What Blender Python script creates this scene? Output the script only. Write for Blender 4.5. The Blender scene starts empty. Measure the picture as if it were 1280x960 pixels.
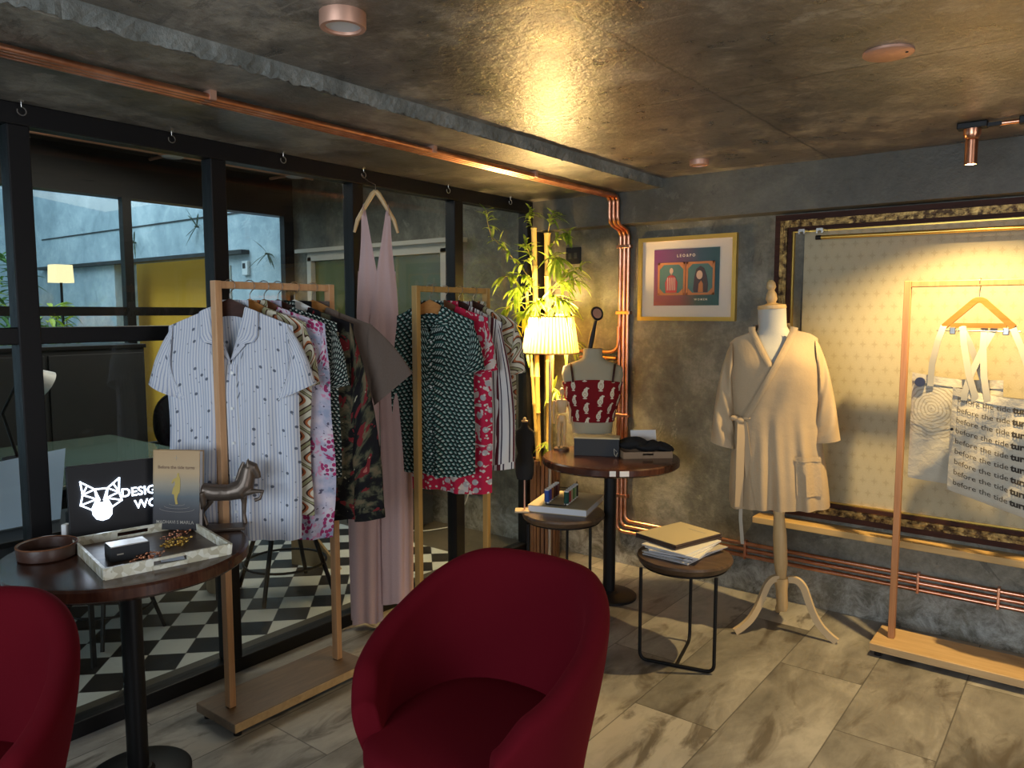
import bpy, bmesh, math, random
from mathutils import Vector as V, Matrix as M4
PI = math.pi
S = bpy.context.scene
C = S.collection
random.seed(5)

# ------------------------------------------------------------------ camera, sky, lights, exposure
cam = bpy.data.cameras.new('camera'); camo = bpy.data.objects.new('camera', cam); C.objects.link(camo)
cam.sensor_width = 36.0; cam.lens = 36.0 * 954 / 1280; cam.clip_start = .02
_t = math.atan(89 / 954.); _y = math.radians(37.7)
camo.location = (0, 0, 1.5)
camo.rotation_euler = (PI / 2 - _t, 0, _y)
S.camera = camo
S.view_settings.view_transform = 'Standard'; S.view_settings.look = 'None'
S.view_settings.gamma = 1.0; S.view_settings.use_curve_mapping = False
S.view_settings.exposure = 0.5
try: S.cycles.use_denoising = True
except Exception: pass
S.cycles.max_bounces = 8; S.cycles.transparent_max_bounces = 16
S.cycles.sample_clamp_indirect = 6.0
W = bpy.data.worlds.new('sky'); S.world = W; W.use_nodes = True
_bg = W.node_tree.nodes['Background']
_bg.inputs[0].default_value = (.60, .80, 1.0, 1); _bg.inputs[1].default_value = 1.0

def lamp(name, kind, loc, power, col, aim=None, **kw):
    l = bpy.data.lights.new(name, kind); l.energy = power; l.color = col
    for k, v in kw.items(): setattr(l, k, v)
    o = bpy.data.objects.new(name, l); C.objects.link(o); o.location = loc
    if aim is not None:
        o.rotation_euler = (V(aim) - V(loc)).to_track_quat('-Z', 'Y').to_euler()
    return o
# added fill lamp at the rear wall; daylight by the doorway in the right wall (both behind the viewer)
lamp('rear_fill', 'AREA', (-.6, -2.42, 1.45), 58, (.80, .90, 1.0), (-.6, 2, 1.2), shape='RECTANGLE', size=2.6, size_y=1.2)
lamp('daylight_side_doorway', 'AREA', (2.42, .6, 1.25), 20, (1.0, .90, .84), (-1, 1.2, .7), shape='RECTANGLE', size=1.2, size_y=1.7)
# sky light coming down into the courtyard beyond the office
lamp('daylight_courtyard', 'AREA', (-7.4, 1.6, 4.6), 105, (.60, .82, 1.0), (-7.2, 3.9, 1.4), shape='RECTANGLE', size=3.2, size_y=3.0)

# ------------------------------------------------------------------ node expression helper
class E:
    def __init__(s, nt, k): s.nt = nt; s.k = k
    def _o(s, op, *a):
        n = s.nt.nodes.new('ShaderNodeMath'); n.operation = op
        for i, v in enumerate((s,) + a):
            if isinstance(v, E): s.nt.links.new(v.k, n.inputs[i])
            else: n.inputs[i].default_value = float(v)
        return E(s.nt, n.outputs[0])
    def __add__(s, b): return s._o('ADD', b)
    __radd__ = __add__
    def __sub__(s, b): return s._o('SUBTRACT', b)
    def __rsub__(s, b): return (s * -1.0) + b
    def __mul__(s, b): return s._o('MULTIPLY', b)
    __rmul__ = __mul__
    def __truediv__(s, b): return s._o('DIVIDE', b)
    def lt(s, b): return s._o('LESS_THAN', b)
    def gt(s, b): return s._o('GREATER_THAN', b)
    def fl(s): return s._o('FLOOR')
    def fr(s): return s._o('FRACT')
    def sin(s): return s._o('SINE')
    def abs(s): return s._o('ABSOLUTE')
    def mx(s, b): return s._o('MAXIMUM', b)
    def mn(s, b): return s._o('MINIMUM', b)
    def pw(s, b): return s._o('POWER', b)
    def mod(s, b): return s._o('FLOORED_MODULO', b)

class Mat:
    def __init__(s, name, rough=.6, metal=0., col=(.5, .5, .5), spec=.5, coord='Object'):
        m = bpy.data.materials.new(name); m.use_nodes = True; s.m = m; s.nt = m.node_tree
        s.b = s.nt.nodes['Principled BSDF']
        s.b.inputs['Base Color'].default_value = (*col, 1); s.b.inputs['Roughness'].default_value = rough
        s.b.inputs['Metallic'].default_value = metal; s.b.inputs['Specular IOR Level'].default_value = spec
        tc = s.nt.nodes.new('ShaderNodeTexCoord'); s.co = tc.outputs[coord]; s.uvc = coord == 'UV'
        s._sep = None
    def xyz(s):
        if not s._sep:
            n = s.nt.nodes.new('ShaderNodeSeparateXYZ'); s.nt.links.new(s.co, n.inputs[0]); s._sep = n
        return [E(s.nt, s._sep.outputs[i]) for i in range(3)]
    def vec(s, x, y, z=0):
        n = s.nt.nodes.new('ShaderNodeCombineXYZ')
        for i, v in enumerate((x, y, z)):
            if isinstance(v, E): s.nt.links.new(v.k, n.inputs[i])
            else: n.inputs[i].default_value = v
        return n.outputs[0]
    def noise(s, scale, detail=4, rough=.55, dist=0., co=None, stretch=None):
        n = s.nt.nodes.new('ShaderNodeTexNoise'); n.inputs['Scale'].default_value = scale
        n.inputs['Detail'].default_value = detail; n.inputs['Roughness'].default_value = rough; n.inputs['Distortion'].default_value = dist
        src = co or s.co
        if stretch:
            mp = s.nt.nodes.new('ShaderNodeMapping'); mp.inputs['Scale'].default_value = stretch
            s.nt.links.new(src, mp.inputs[0]); src = mp.outputs[0]
        s.nt.links.new(src, n.inputs['Vector']); return E(s.nt, n.outputs[0])
    def vor(s, scale, co=None, rnd=1., out='Distance'):
        n = s.nt.nodes.new('ShaderNodeTexVoronoi'); n.voronoi_dimensions = '2D' if s.uvc else '3D'; n.inputs['Scale'].default_value = scale; n.inputs['Randomness'].default_value = rnd
        s.nt.links.new(co or s.co, n.inputs['Vector']); return E(s.nt, n.outputs[out])
    def ramp(s, f, stops, const=False):
        n = s.nt.nodes.new('ShaderNodeValToRGB'); r = n.color_ramp
        if const: r.interpolation = 'CONSTANT'
        while len(r.elements) < len(stops): r.elements.new(.5)
        for e, (p, c) in zip(r.elements, stops): e.position = p; e.color = (*c, 1)
        s.nt.links.new(f.k, n.inputs[0]); return n.outputs[0]
    def mix(s, f, a, b, blend='MIX'):
        n = s.nt.nodes.new('ShaderNodeMix'); n.data_type = 'RGBA'; n.blend_type = blend
        for i, v in ((6, a), (7, b)):
            if isinstance(v, tuple): n.inputs[i].default_value = (*v, 1)
            else: s.nt.links.new(v, n.inputs[i])
        if isinstance(f, E): s.nt.links.new(f.k, n.inputs[0])
        else: n.inputs[0].default_value = f
        return n.outputs[2]
    def col(s, k): s.nt.links.new(k, s.b.inputs['Base Color']); return s
    def rgh(s, e): s.nt.links.new(e.k, s.b.inputs['Roughness']); return s
    def bump(s, e, strength=.3, dist=.01):
        n = s.nt.nodes.new('ShaderNodeBump'); n.inputs['Strength'].default_value = strength; n.inputs['Distance'].default_value = dist
        s.nt.links.new(e.k, n.inputs['Height']); s.nt.links.new(n.outputs[0], s.b.inputs['Normal']); return s

MT = {}
def plain(n, col, rough=.6, metal=0., spec=.5, bump=0, bs=60):
    a = Mat(n, rough, metal, col, spec)
    if bump: a.bump(a.noise(bs, 3), bump, .004)
    MT[n] = a.m; return a
plain('black_metal', (.006, .006, .007), .45, spec=.3)
plain('black_satin', (.009, .009, .011), .5, spec=.3)
plain('black_cloth', (.007, .007, .008), .85, bump=.3, bs=200)
plain('white_plastic', (.75, .76, .76), .4)
plain('steel', (.6, .58, .55), .3, 1)
plain('white_board', (.70, .80, .95), .5)
plain('paper', (.72, .70, .66), .8)
plain('white_paper', (.74, .76, .80), .7)
plain('kraft', (.30, .20, .12), .8)
plain('beige_card', (.50, .42, .26), .75)
plain('charcoal_card', (.022, .024, .028), .65)
plain('dark_folder', (.045, .028, .030), .5)
plain('cream_cloth', (.47, .455, .41), .85, bump=.2, bs=300)
plain('bust_cloth', (.36, .32, .22), .85, bump=.2, bs=300)
plain('bronze', (.16, .125, .10), .42, .7, bump=.4, bs=40)
plain('button', (.70, .72, .70), .3)
plain('dark_button', (.03, .035, .08), .3)
plain('pale_wood_legs', (.60, .46, .28), .5)
plain('dark_green_panel', (.075, .085, .022), .18)
plain('office_frame', (.42, .40, .35), .5)
plain('yellow_wall', (.92, .44, .03), .7)
plain('soil', (.03, .02, .012), .9)
plain('label_white', (.7, .7, .7), .6)
plain('gold_print', (.42, .30, .07), .4, .3)
plain('brown_print', (.17, .09, .05), .6)
plain('grey_print', (.40, .36, .30), .6)
plain('ink', (.035, .028, .022), .8)
plain('grey_ink', (.075, .06, .045), .8)
plain('white_hanger', (.62, .62, .58), .35)
plain('leather', (.055, .022, .013), .42, bump=.3, bs=30)
plain('office_wall', (.20, .21, .20), .8)
plain('ochre_print', (.46, .17, .06), .6)
plain('teal_print', (.06, .15, .15), .6)
plain('red_print', (.48, .05, .05), .6)
plain('dark_print', (.05, .035, .05), .6)
plain('skin_print', (.62, .42, .30), .6)
plain('cream_print', (.68, .60, .50), .6)
plain('mat_board', (.62, .56, .48), .7)

def woodm(n, a, b, sc=(18, 2, 2), rough=.45, spec=.5):
    m = Mat(n, rough, spec=spec); f = m.noise(2.5, 5, .6, .6, stretch=sc)
    m.col(m.ramp(f, [(.3, a), (.7, b)])); MT[n] = m.m
woodm('rack_wood', (.50, .26, .12), (.66, .38, .19), (20, 20, 1.5))
woodm('copper_wood', (.36, .155, .06), (.50, .24, .10), (20, 20, 1.5))
woodm('gold_wood', (.36, .21, .06), (.50, .30, .09), (20, 20, 1.5))
woodm('rack_base_wood', (.15, .095, .055), (.22, .145, .085), (16, 2, 16))
woodm('pale_base_wood', (.46, .30, .14), (.60, .41, .2), (2, 16, 16))
woodm('ledge_wood', (.52, .33, .12), (.66, .44, .18), (1, 14, 14))
woodm('table_wood', (.035, .012, .008), (.085, .032, .018), (4, 20, 4), .22)
woodm('stool_wood', (.055, .032, .02), (.12, .075, .045), (4, 22, 4), .4)
woodm('amber_wood', (.34, .14, .03), (.46, .21, .055), (3, 20, 20), .6, .2)
woodm('brown_wood', (.13, .05, .022), (.20, .08, .035), (3, 20, 20), .6, .2)
woodm('dark_wood', (.028, .010, .006), (.06, .02, .012), (3, 20, 20), .6, .2)
woodm('stand_wood', (.52, .34, .15), (.66, .46, .23), (14, 14, 1.5), .4)
woodm('basket_wood', (.15, .065, .028), (.30, .14, .06), (20, 20, 2), .5)
woodm('log_wood', (.22, .15, .085), (.34, .24, .14), (14, 14, 2), .7)
woodm('tan_wood', (.34, .24, .12), (.44, .32, .17), (2, 14, 2), .6)
woodm('bamboo', (.42, .30, .08), (.58, .42, .13), (12, 12, 2), .4)

m = Mat('copper', .28, 1., (.78, .36, .22)); f = m.noise(14, 4); m.col(m.ramp(f, [(.3, (.62, .26, .14)), (.7, (.86, .45, .30))])); MT['copper'] = m.m
m = Mat('copper_matt', .5, .6, (.62, .36, .26)); MT['copper_matt'] = m.m
m = Mat('gilt', .36, .85, (.5, .3, .08)); f = m.noise(30, 5, .65); m.col(m.ramp(f, [(.42, (.05, .026, .012)), (.68, (.50, .31, .10))])); m.bump(f, .7, .006); MT['gilt'] = m.m
m = Mat('gold_frame', .3, .9, (.80, .52, .12)); MT['gold_frame'] = m.m
m = Mat('velvet', .9, 0, (.098, .001, .006), .15)
m.b.inputs['Sheen Weight'].default_value = .10; m.b.inputs['Sheen Roughness'].default_value = .45; m.b.inputs['Sheen Tint'].default_value = (.75, .015, .05, 1)
f = m.noise(220, 2); m.bump(f, .12, .002); MT['velvet'] = m.m

# concrete of walls, ceiling, courtyard
def concrete(n, lo, mid, hi, rough=(.35, .7), joints=None, stain=False, sc=1., con=1., spec=.5):
    m = Mat(n, .6, spec=spec); x, y, z = m.xyz()
    a = m.noise(1.6 * sc, 7, .62, .5); b = m.noise(7 * sc, 6, .7, .3); c = m.noise(40 * sc, 4, .7)
    f = (a * .50 + b * .36 + c * .14 - .5) * con + .5
    k = m.ramp(f, [(.36, lo), (.5, mid), (.63, hi)])
    d = m.noise(2.6 * sc, 8, .75, 1.4, stretch=(1, 3.2, 1))
    k = m.mix(d.gt(.62) * .5, k, hi); k = m.mix(d.lt(.38) * .55, k, lo)
    h = c + b * .8
    if stain:
        s_ = m.noise(9, 7, .8, .6)
        w = ((.34 - z) * 4).mx(0).mn(1) * (s_ - .42).mx(0).mn(.22) * 4
        k = m.mix(w, k, (.52, .52, .48))
    if joints:
        for ax, p in joints:
            ww = m.noise(5, 4) * .03 - .015
            g = ((m.xyz()[ax] + ww - p).abs()).lt(.005)
            k = m.mix(g * .75, k, (.02, .018, .014)); h = h - g * 1.5
    m.col(k); r = b * (rough[1] - rough[0]) + rough[0]; m.rgh(r); m.bump(h, .35, .008); MT[n] = m.m
concrete('wall_concrete', (.055, .052, .039), (.125, .118, .090), (.245, .235, .185), (.4, .75), con=1.2, stain=True)
concrete('beam_concrete', (.058, .055, .045), (.092, .088, .072), (.14, .133, .108), (.4, .7))
concrete('ceiling_concrete', (.055, .046, .036), (.15, .128, .10), (.38, .34, .275), (.17, .46), con=1.35, spec=.8, joints=[(0, -1.056), (1, 2.46), (1, 3.72), (0, .15)])
concrete('soffit_concrete', (.06, .055, .045), (.14, .128, .105), (.30, .275, .225), (.25, .55), con=1.3, spec=.7, joints=[(1, 2.75)])
concrete('step_concrete', (.10, .11, .10), (.19, .20, .185), (.34, .35, .32), (.6, .9), sc=2.5)
concrete('courtyard_concrete', (.26, .33, .37), (.38, .46, .50), (.55, .62, .65), (.6, .9))
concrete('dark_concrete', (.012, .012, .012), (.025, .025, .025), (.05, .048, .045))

# wood-look tiles
m = Mat('floor_tile', .4); x, y, z = m.xyz()
ty = (x + 3.0) / .33; row = ty.fl(); yy = (y + row * .415 + 2.0) / 1.1; colm = yy.fl()
cell = m.vec(row * 7.3, colm * 3.1, 0)
wn = m.nt.nodes.new('ShaderNodeTexWhiteNoise'); m.nt.links.new(cell, wn.inputs['Vector']); rnd = E(m.nt, wn.outputs[0])
off = m.vec(x * 1.0 + rnd * 9, y * .45 + rnd * 5, rnd * 4)
n1 = m.noise(2.6, 6, .62, .8, co=off); n2 = m.noise(13, 5, .7, .6, co=off); n3 = m.noise(3.2, 5, .6, 1.0, co=m.vec(x * 2.3 + rnd * 3, y * .7, rnd * 7))
f = n1 * .6 + n2 * .25 + rnd * .16
k = m.ramp(f, [(.36, (.125, .118, .104)), (.5, (.265, .252, .222)), (.63, (.43, .41, .365))])
k = m.mix((n3 - .54).mx(0).mn(.12) * 6.5, k, (.08, .064, .046))
gx = (ty.fr() - .5).abs().gt(.493); gy = (yy.fr() - .5).abs().gt(.4978)
k = m.mix(gx.mx(gy) * .7, k, (.05, .046, .04))
m.col(k); m.rgh(n1 * .3 + .22); m.bump(n2 * .4 - gx.mx(gy), .12, .004); MT['floor_tile'] = m.m

# office floor: black and white chequer laid on the diagonal inside a dark border
m = Mat('checker_tile', .25); x, y, z = m.xyz()
d = .1585; a = ((x + 3.131) + (y - 1.243)) * (.70711 / d); b = ((x + 3.131) - (y - 1.243)) * (.70711 / d)
chk = (a.fl() + b.fl()).mod(2.0).gt(.5)
g = ((a.fr() - .5).abs().gt(.488)).mx((b.fr() - .5).abs().gt(.488))
bd = (x.gt(-3.02)).mx(y.gt(3.47))
nn = m.noise(6, 4)
k = m.mix(chk, (.62, .64, .60), (.018, .017, .017)); k = m.mix(g * .7, k, (.1, .1, .09))
k = m.mix(bd, k, (.088, .078, .06)); k = m.mix(nn * .25, k, (.2, .2, .18), 'MULTIPLY'); m.col(k); m.b.inputs['Specular IOR Level'].default_value = .25; m.rgh(nn * .2 + .3); MT['checker_tile'] = m.m

# wallpaper: cream with a small damask motif
m = Mat('wallpaper', .6); x, y, z = m.xyz()
px = x / .052; pz = z / .06; r_ = pz.fl(); u = (px + r_ * .5).fr() - .5; v = pz.fr() - .5
r1 = u.abs() * 1.15 + v.abs(); pet = ((u * 14).sin().abs() * .12)
mot = (r1 + pet).lt(.33) ; ring = ((r1 - .40).abs()).lt(.03)
nz = m.noise(160, 3)
k = m.mix(mot * .38, (.47, .41, .265), (.30, .25, .14)); k = m.mix(ring * .15, k, (.31, .265, .16)); k = m.mix(nz * .25, k, (.4, .34, .22), 'MULTIPLY')
m.col(k); m.bump(nz, .25, .003); MT['wallpaper'] = m.m

# glass: thin pane, mostly clear, mirror reflection by Fresnel
m = Mat('clear_glass'); nt = m.nt
tr = nt.nodes.new('ShaderNodeBsdfTransparent'); tr.inputs[0].default_value = (.93, .96, .95, 1)
gl = nt.nodes.new('ShaderNodeBsdfGlossy'); gl.inputs['Roughness'].default_value = .0
fz = nt.nodes.new('ShaderNodeFresnel'); fz.inputs[0].default_value = 1.45
mxs = nt.nodes.new('ShaderNodeMixShader'); gm = nt.nodes.new('ShaderNodeNewGeometry'); fx_ = (E(nt, fz.outputs[0]) * (1.0 - E(nt, gm.outputs['Backfacing'])) * 1.25).mn(1.0); nt.links.new(fx_.k, mxs.inputs[0]); nt.links.new(tr.outputs[0], mxs.inputs[1]); nt.links.new(gl.outputs[0], mxs.inputs[2])
nt.links.new(mxs.outputs[0], nt.nodes['Material Output'].inputs[0]); MT['clear_glass'] = m.m
m = Mat('green_glass', .05, 0, (.12, .19, .17), .8); MT['green_glass'] = m.m

def emit(n, col, st):
    m = Mat(n, .5, 0, (0, 0, 0)); m.b.inputs['Emission Color'].default_value = (*col, 1); m.b.inputs['Emission Strength'].default_value = st; MT[n] = m.m
emit('led_white', (.70, .83, 1.0), 4.5)
emit('bulb_glow', (1, .72, .34), 25)
emit('courtyard_shade', (1, .80, .45), 1.1)
plain('diffuser', (.62, .64, .66), .4)
# pleated lamp shade: cloth that lets the lamp's light through
m = Mat('shade_cloth'); nt = m.nt
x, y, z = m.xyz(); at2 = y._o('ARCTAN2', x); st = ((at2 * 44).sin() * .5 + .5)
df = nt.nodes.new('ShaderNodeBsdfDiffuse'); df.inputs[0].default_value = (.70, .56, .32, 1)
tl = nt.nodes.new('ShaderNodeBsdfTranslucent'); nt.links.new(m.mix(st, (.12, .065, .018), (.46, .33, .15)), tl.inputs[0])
ms = nt.nodes.new('ShaderNodeMixShader'); ms.inputs[0].default_value = .6
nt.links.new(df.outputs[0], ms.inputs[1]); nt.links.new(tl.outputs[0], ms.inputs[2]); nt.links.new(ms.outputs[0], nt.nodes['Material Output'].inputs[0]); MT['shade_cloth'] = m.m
# leaves
def leafm(n, a, b):
    m = Mat(n, .45); f = m.noise(25, 2); k = m.ramp(f, [(.35, a), (.65, b)]); m.col(k); nt = m.nt
    tl = nt.nodes.new('ShaderNodeBsdfTranslucent'); nt.links.new(k, tl.inputs[0]); ms = nt.nodes.new('ShaderNodeMixShader'); ms.inputs[0].default_value = .3
    nt.links.new(m.b.outputs[0], ms.inputs[1]); nt.links.new(tl.outputs[0], ms.inputs[2]); nt.links.new(ms.outputs[0], nt.nodes['Material Output'].inputs[0]); MT[n] = m.m
leafm('bamboo_leaf', (.20, .33, .03), (.44, .52, .08)); leafm('garden_leaf', (.03, .10, .02), (.16, .30, .05)); leafm('bright_leaf', (.30, .42, .02), (.55, .62, .08))
leafm('twig', (.07, .09, .06), (.14, .16, .1))
# mother of pearl
m = Mat('pearl_inlay', .22, 0, spec=.8); c_ = m.vor(55, out='Color'); sp = m.nt.nodes.new('ShaderNodeSeparateColor'); m.nt.links.new(c_.k, sp.inputs[0])
m.col(m.ramp(E(m.nt, sp.outputs[0]), [(.1, (.55, .50, .36)), (.5, (.72, .68, .52)), (.9, (.86, .84, .72))])); MT['pearl_inlay'] = m.m
# book cover: sand above, mist, then deep grey-blue water below (z is measured on the cover itself)
m = Mat('book_cover', .4); x, y, z = m.xyz(); nn = m.noise(20, 3)
m.col(m.ramp(z / .27 + (nn - .5) * .05, [(.05, (.022, .02, .022)), (.25, (.045, .042, .048)), (.42, (.10, .12, .13)), (.56, (.30, .26, .19)), (.72, (.48, .33, .17)), (1, (.46, .29, .13))])); MT['book_cover'] = m.m
# poster ground: plum left, teal right (printed colours)
m = Mat('poster_print', .5); x, y, z = m.xyz(); nn = m.noise(9, 3)
k = m.ramp(x / .34 + .5, [(0, (.16, .035, .14)), (.45, (.10, .05, .12)), (.75, (.03, .07, .11)), (1, (.02, .07, .09))])
k2 = m.ramp(x / .34 + .5, [(0, (.30, .07, .05)), (.4, (.25, .07, .05)), (.7, (.05, .09, .06)), (1, (.02, .09, .09))])
k = m.mix((z * -5 + .2).mx(0).mn(1), k, k2); m.col(k); MT['poster_print'] = m.m

# ---- garment cloths (UV = metres on the cloth)
def cloth(n, rough=.85):
    m = Mat(n, rough, 0, spec=.2, coord='UV'); return m
def fin(m, n, k, bs=.12):
    m.col(k); f = m.noise(14, 4); m.bump(f, bs * 2, .012); MT[n] = m.m
m = cloth('pinstripe'); x, y, z = m.xyz()
st = (x / .0105).fr().lt(.34)
dots = (m.vor(13.5, rnd=.85) ).lt(.075); dd = m.vor(17, rnd=.95).lt(.04)
k = m.mix(st * .6, (.64, .655, .69), (.17, .24, .44)); k = m.mix(dots * .85, k, (.05, .065, .10)); k = m.mix(dd * .7, k, (.07, .09, .13)); fin(m, 'pinstripe', k)
m = cloth('retro_wave'); x, y, z = m.xyz()
w = ((y / .14) * 6.2832).sin() * .42; ph = x / .085 + w + ((y / .07) * 6.2832).sin() * .08; fr = ph.fr()
k = m.ramp(fr, [(0, (.55, .52, .40)), (.20, (.07, .03, .02)), (.28, (.42, .13, .05)), (.38, (.62, .57, .44)), (.55, (.62, .57, .44)), (.60, (.06, .03, .02)), (.68, (.30, .29, .16)), (.86, (.07, .03, .02)), (.92, (.60, .55, .42))], True)
fin(m, 'retro_wave', k)
m = cloth('lilac_floral'); v1 = m.vor(9, rnd=1); v2 = m.vor(55, rnd=1); n1 = m.noise(16, 4); n2 = m.noise(45, 3)
k = m.ramp(n1, [(.35, (.30, .34, .46)), (.5, (.52, .47, .56)), (.66, (.66, .58, .62))])
k = m.mix(v1.lt(.36) * v2.lt(.42), k, (.36, .035, .13)); k = m.mix((v1.lt(.5) * v1.gt(.37)) * n2.gt(.56), k, (.60, .26, .38)); k = m.mix(n2.lt(.36), k, (.11, .10, .15)); fin(m, 'lilac_floral', k)
def hound(n, dark, teal, light, c=.017):
    m = cloth(n); x, y, z = m.xyz()
    vy = y / (c * .85); ro = vy.fl(); fy = vy.fr(); fx = (x / c + ro * .5 + fy * .55).fr()
    a = fx.lt(.42) * fy.gt(.22) * fy.lt(.74); b = fx.gt(.45) * fx.lt(.74) * fy.gt(.42)
    k = m.mix(b, dark, teal); k = m.mix(a, k, light); fin(m, n, k)
hound('green_houndstooth', (.008, .018, .017), (.035, .13, .115), (.42, .50, .46), .022)
hound('black_houndstooth', (.008, .011, .012), (.03, .09, .075), (.50, .52, .46), .016)
m = cloth('dark_floral'); n1 = m.noise(14, 4, .6, .5); n2 = m.noise(17, 3, .5, .4, stretch=(1, .8, 3)); n3 = m.noise(30, 3)
k = m.ramp(n1, [(.44, (.007, .006, .007)), (.50, (.012, .012, .010)), (.55, (.06, .06, .035)), (.64, (.14, .105, .06))])
k = m.mix(n2.gt(.60), k, (.15, .016, .018)); k = m.mix(n2.gt(.70), k, (.34, .10, .08)); k = m.mix(n3.gt(.70), k, (.36, .33, .22)); fin(m, 'dark_floral', k)
m = cloth('taupe'); n1 = m.noise(180, 2); k = m.mix(n1, (.105, .075, .058), (.14, .105, .085)); fin(m, 'taupe', k)
m = cloth('red_floral'); v1 = m.vor(14); v2 = m.vor(28); n1 = m.noise(14, 3, .5, 1.2)
k = m.mix(n1.gt(.60), (.46, .016, .055), (.56, .50, .46)); k = m.mix(v1.lt(.20), k, (.40, .38, .38)); k = m.mix(v2.lt(.15), k, (.62, .58, .52)); fin(m, 'red_floral', k)
m = cloth('bold_stripe'); x, y, z = m.xyz(); k = m.ramp((x / .062).fr(), [(0, (.60, .58, .56)), (.36, (.04, .035, .06)), (.44, (.58, .56, .54)), (.62, (.09, .018, .025)), (.82, (.60, .58, .56)), (.92, (.05, .04, .06))], True); fin(m, 'bold_stripe', k)
m = cloth('pink_crepe'); n1 = m.noise(220, 2); k = m.mix(n1, (.50, .34, .325), (.60, .43, .41)); fin(m, 'pink_crepe', k)
m = cloth('robe_linen', .7); n1 = m.noise(200, 2); k = m.mix(n1, (.39, .285, .17), (.46, .35, .225)); fin(m, 'robe_linen', k)
m = cloth('paisley'); x, y, z = m.xyz()
cw, ch = .060, .082; cx = (x / cw).fl(); lx = ((x / cw).fr() - .5) * cw; ly = ((y / ch + cx.mod(2.0) * .5).fr() - .5) * ch
def disc(cx_, cy_, rx_, ry_): a_ = (lx - cx_) / rx_; b_ = (ly - cy_) / ry_; return (a_ * a_ + b_ * b_).lt(1.0)
bod = disc(0, -.006, .013, .018).mx(disc(.003, .012, .0085, .012)).mx(disc(.008, .023, .0055, .007)).mx(disc(.014, .024, .004, .0035)); base = disc(0, -.029, .010, .0035).mx(disc(0, -.025, .003, .006))
inn = disc(0, -.007, .007, .011); inn2 = disc(0, -.008, .003, .006)
k = m.mix(bod.mx(base), (.16, .006, .010), (.62, .56, .44)); k = m.mix(inn, k, (.44, .36, .25)); k = m.mix(inn2, k, (.66, .60, .48)); fin(m, 'paisley', k)
m = cloth('canvas_print'); x, y, z = m.xyz(); rr = ((x + .02) * (x + .02) + (y - .02) * (y - .02)).pw(.5); nn = m.noise(12, 2)
rg = ((rr / .014 + nn * 2.2).fr()).lt(.35) * rr.lt(.13); cr = m.noise(26, 4, .6, .6)
k = m.mix(rg * .55, (.50, .46, .37), (.26, .22, .15)); m.bump(cr, .3, .012); m.col(k); MT['canvas_print'] = m.m
m = cloth('canvas'); n1 = m.noise(24, 4, .6, .6); n2 = m.noise(300, 2); k = m.mix(n2, (.46, .42, .34), (.56, .52, .43)); m.col(k); m.bump(n1, .35, .012); MT['canvas'] = m.m
m = cloth('strap_webbing'); n2 = m.noise(300, 2); k = m.mix(n2, (.40, .375, .31), (.48, .45, .38)); m.col(k); MT['strap_webbing'] = m.m

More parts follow.
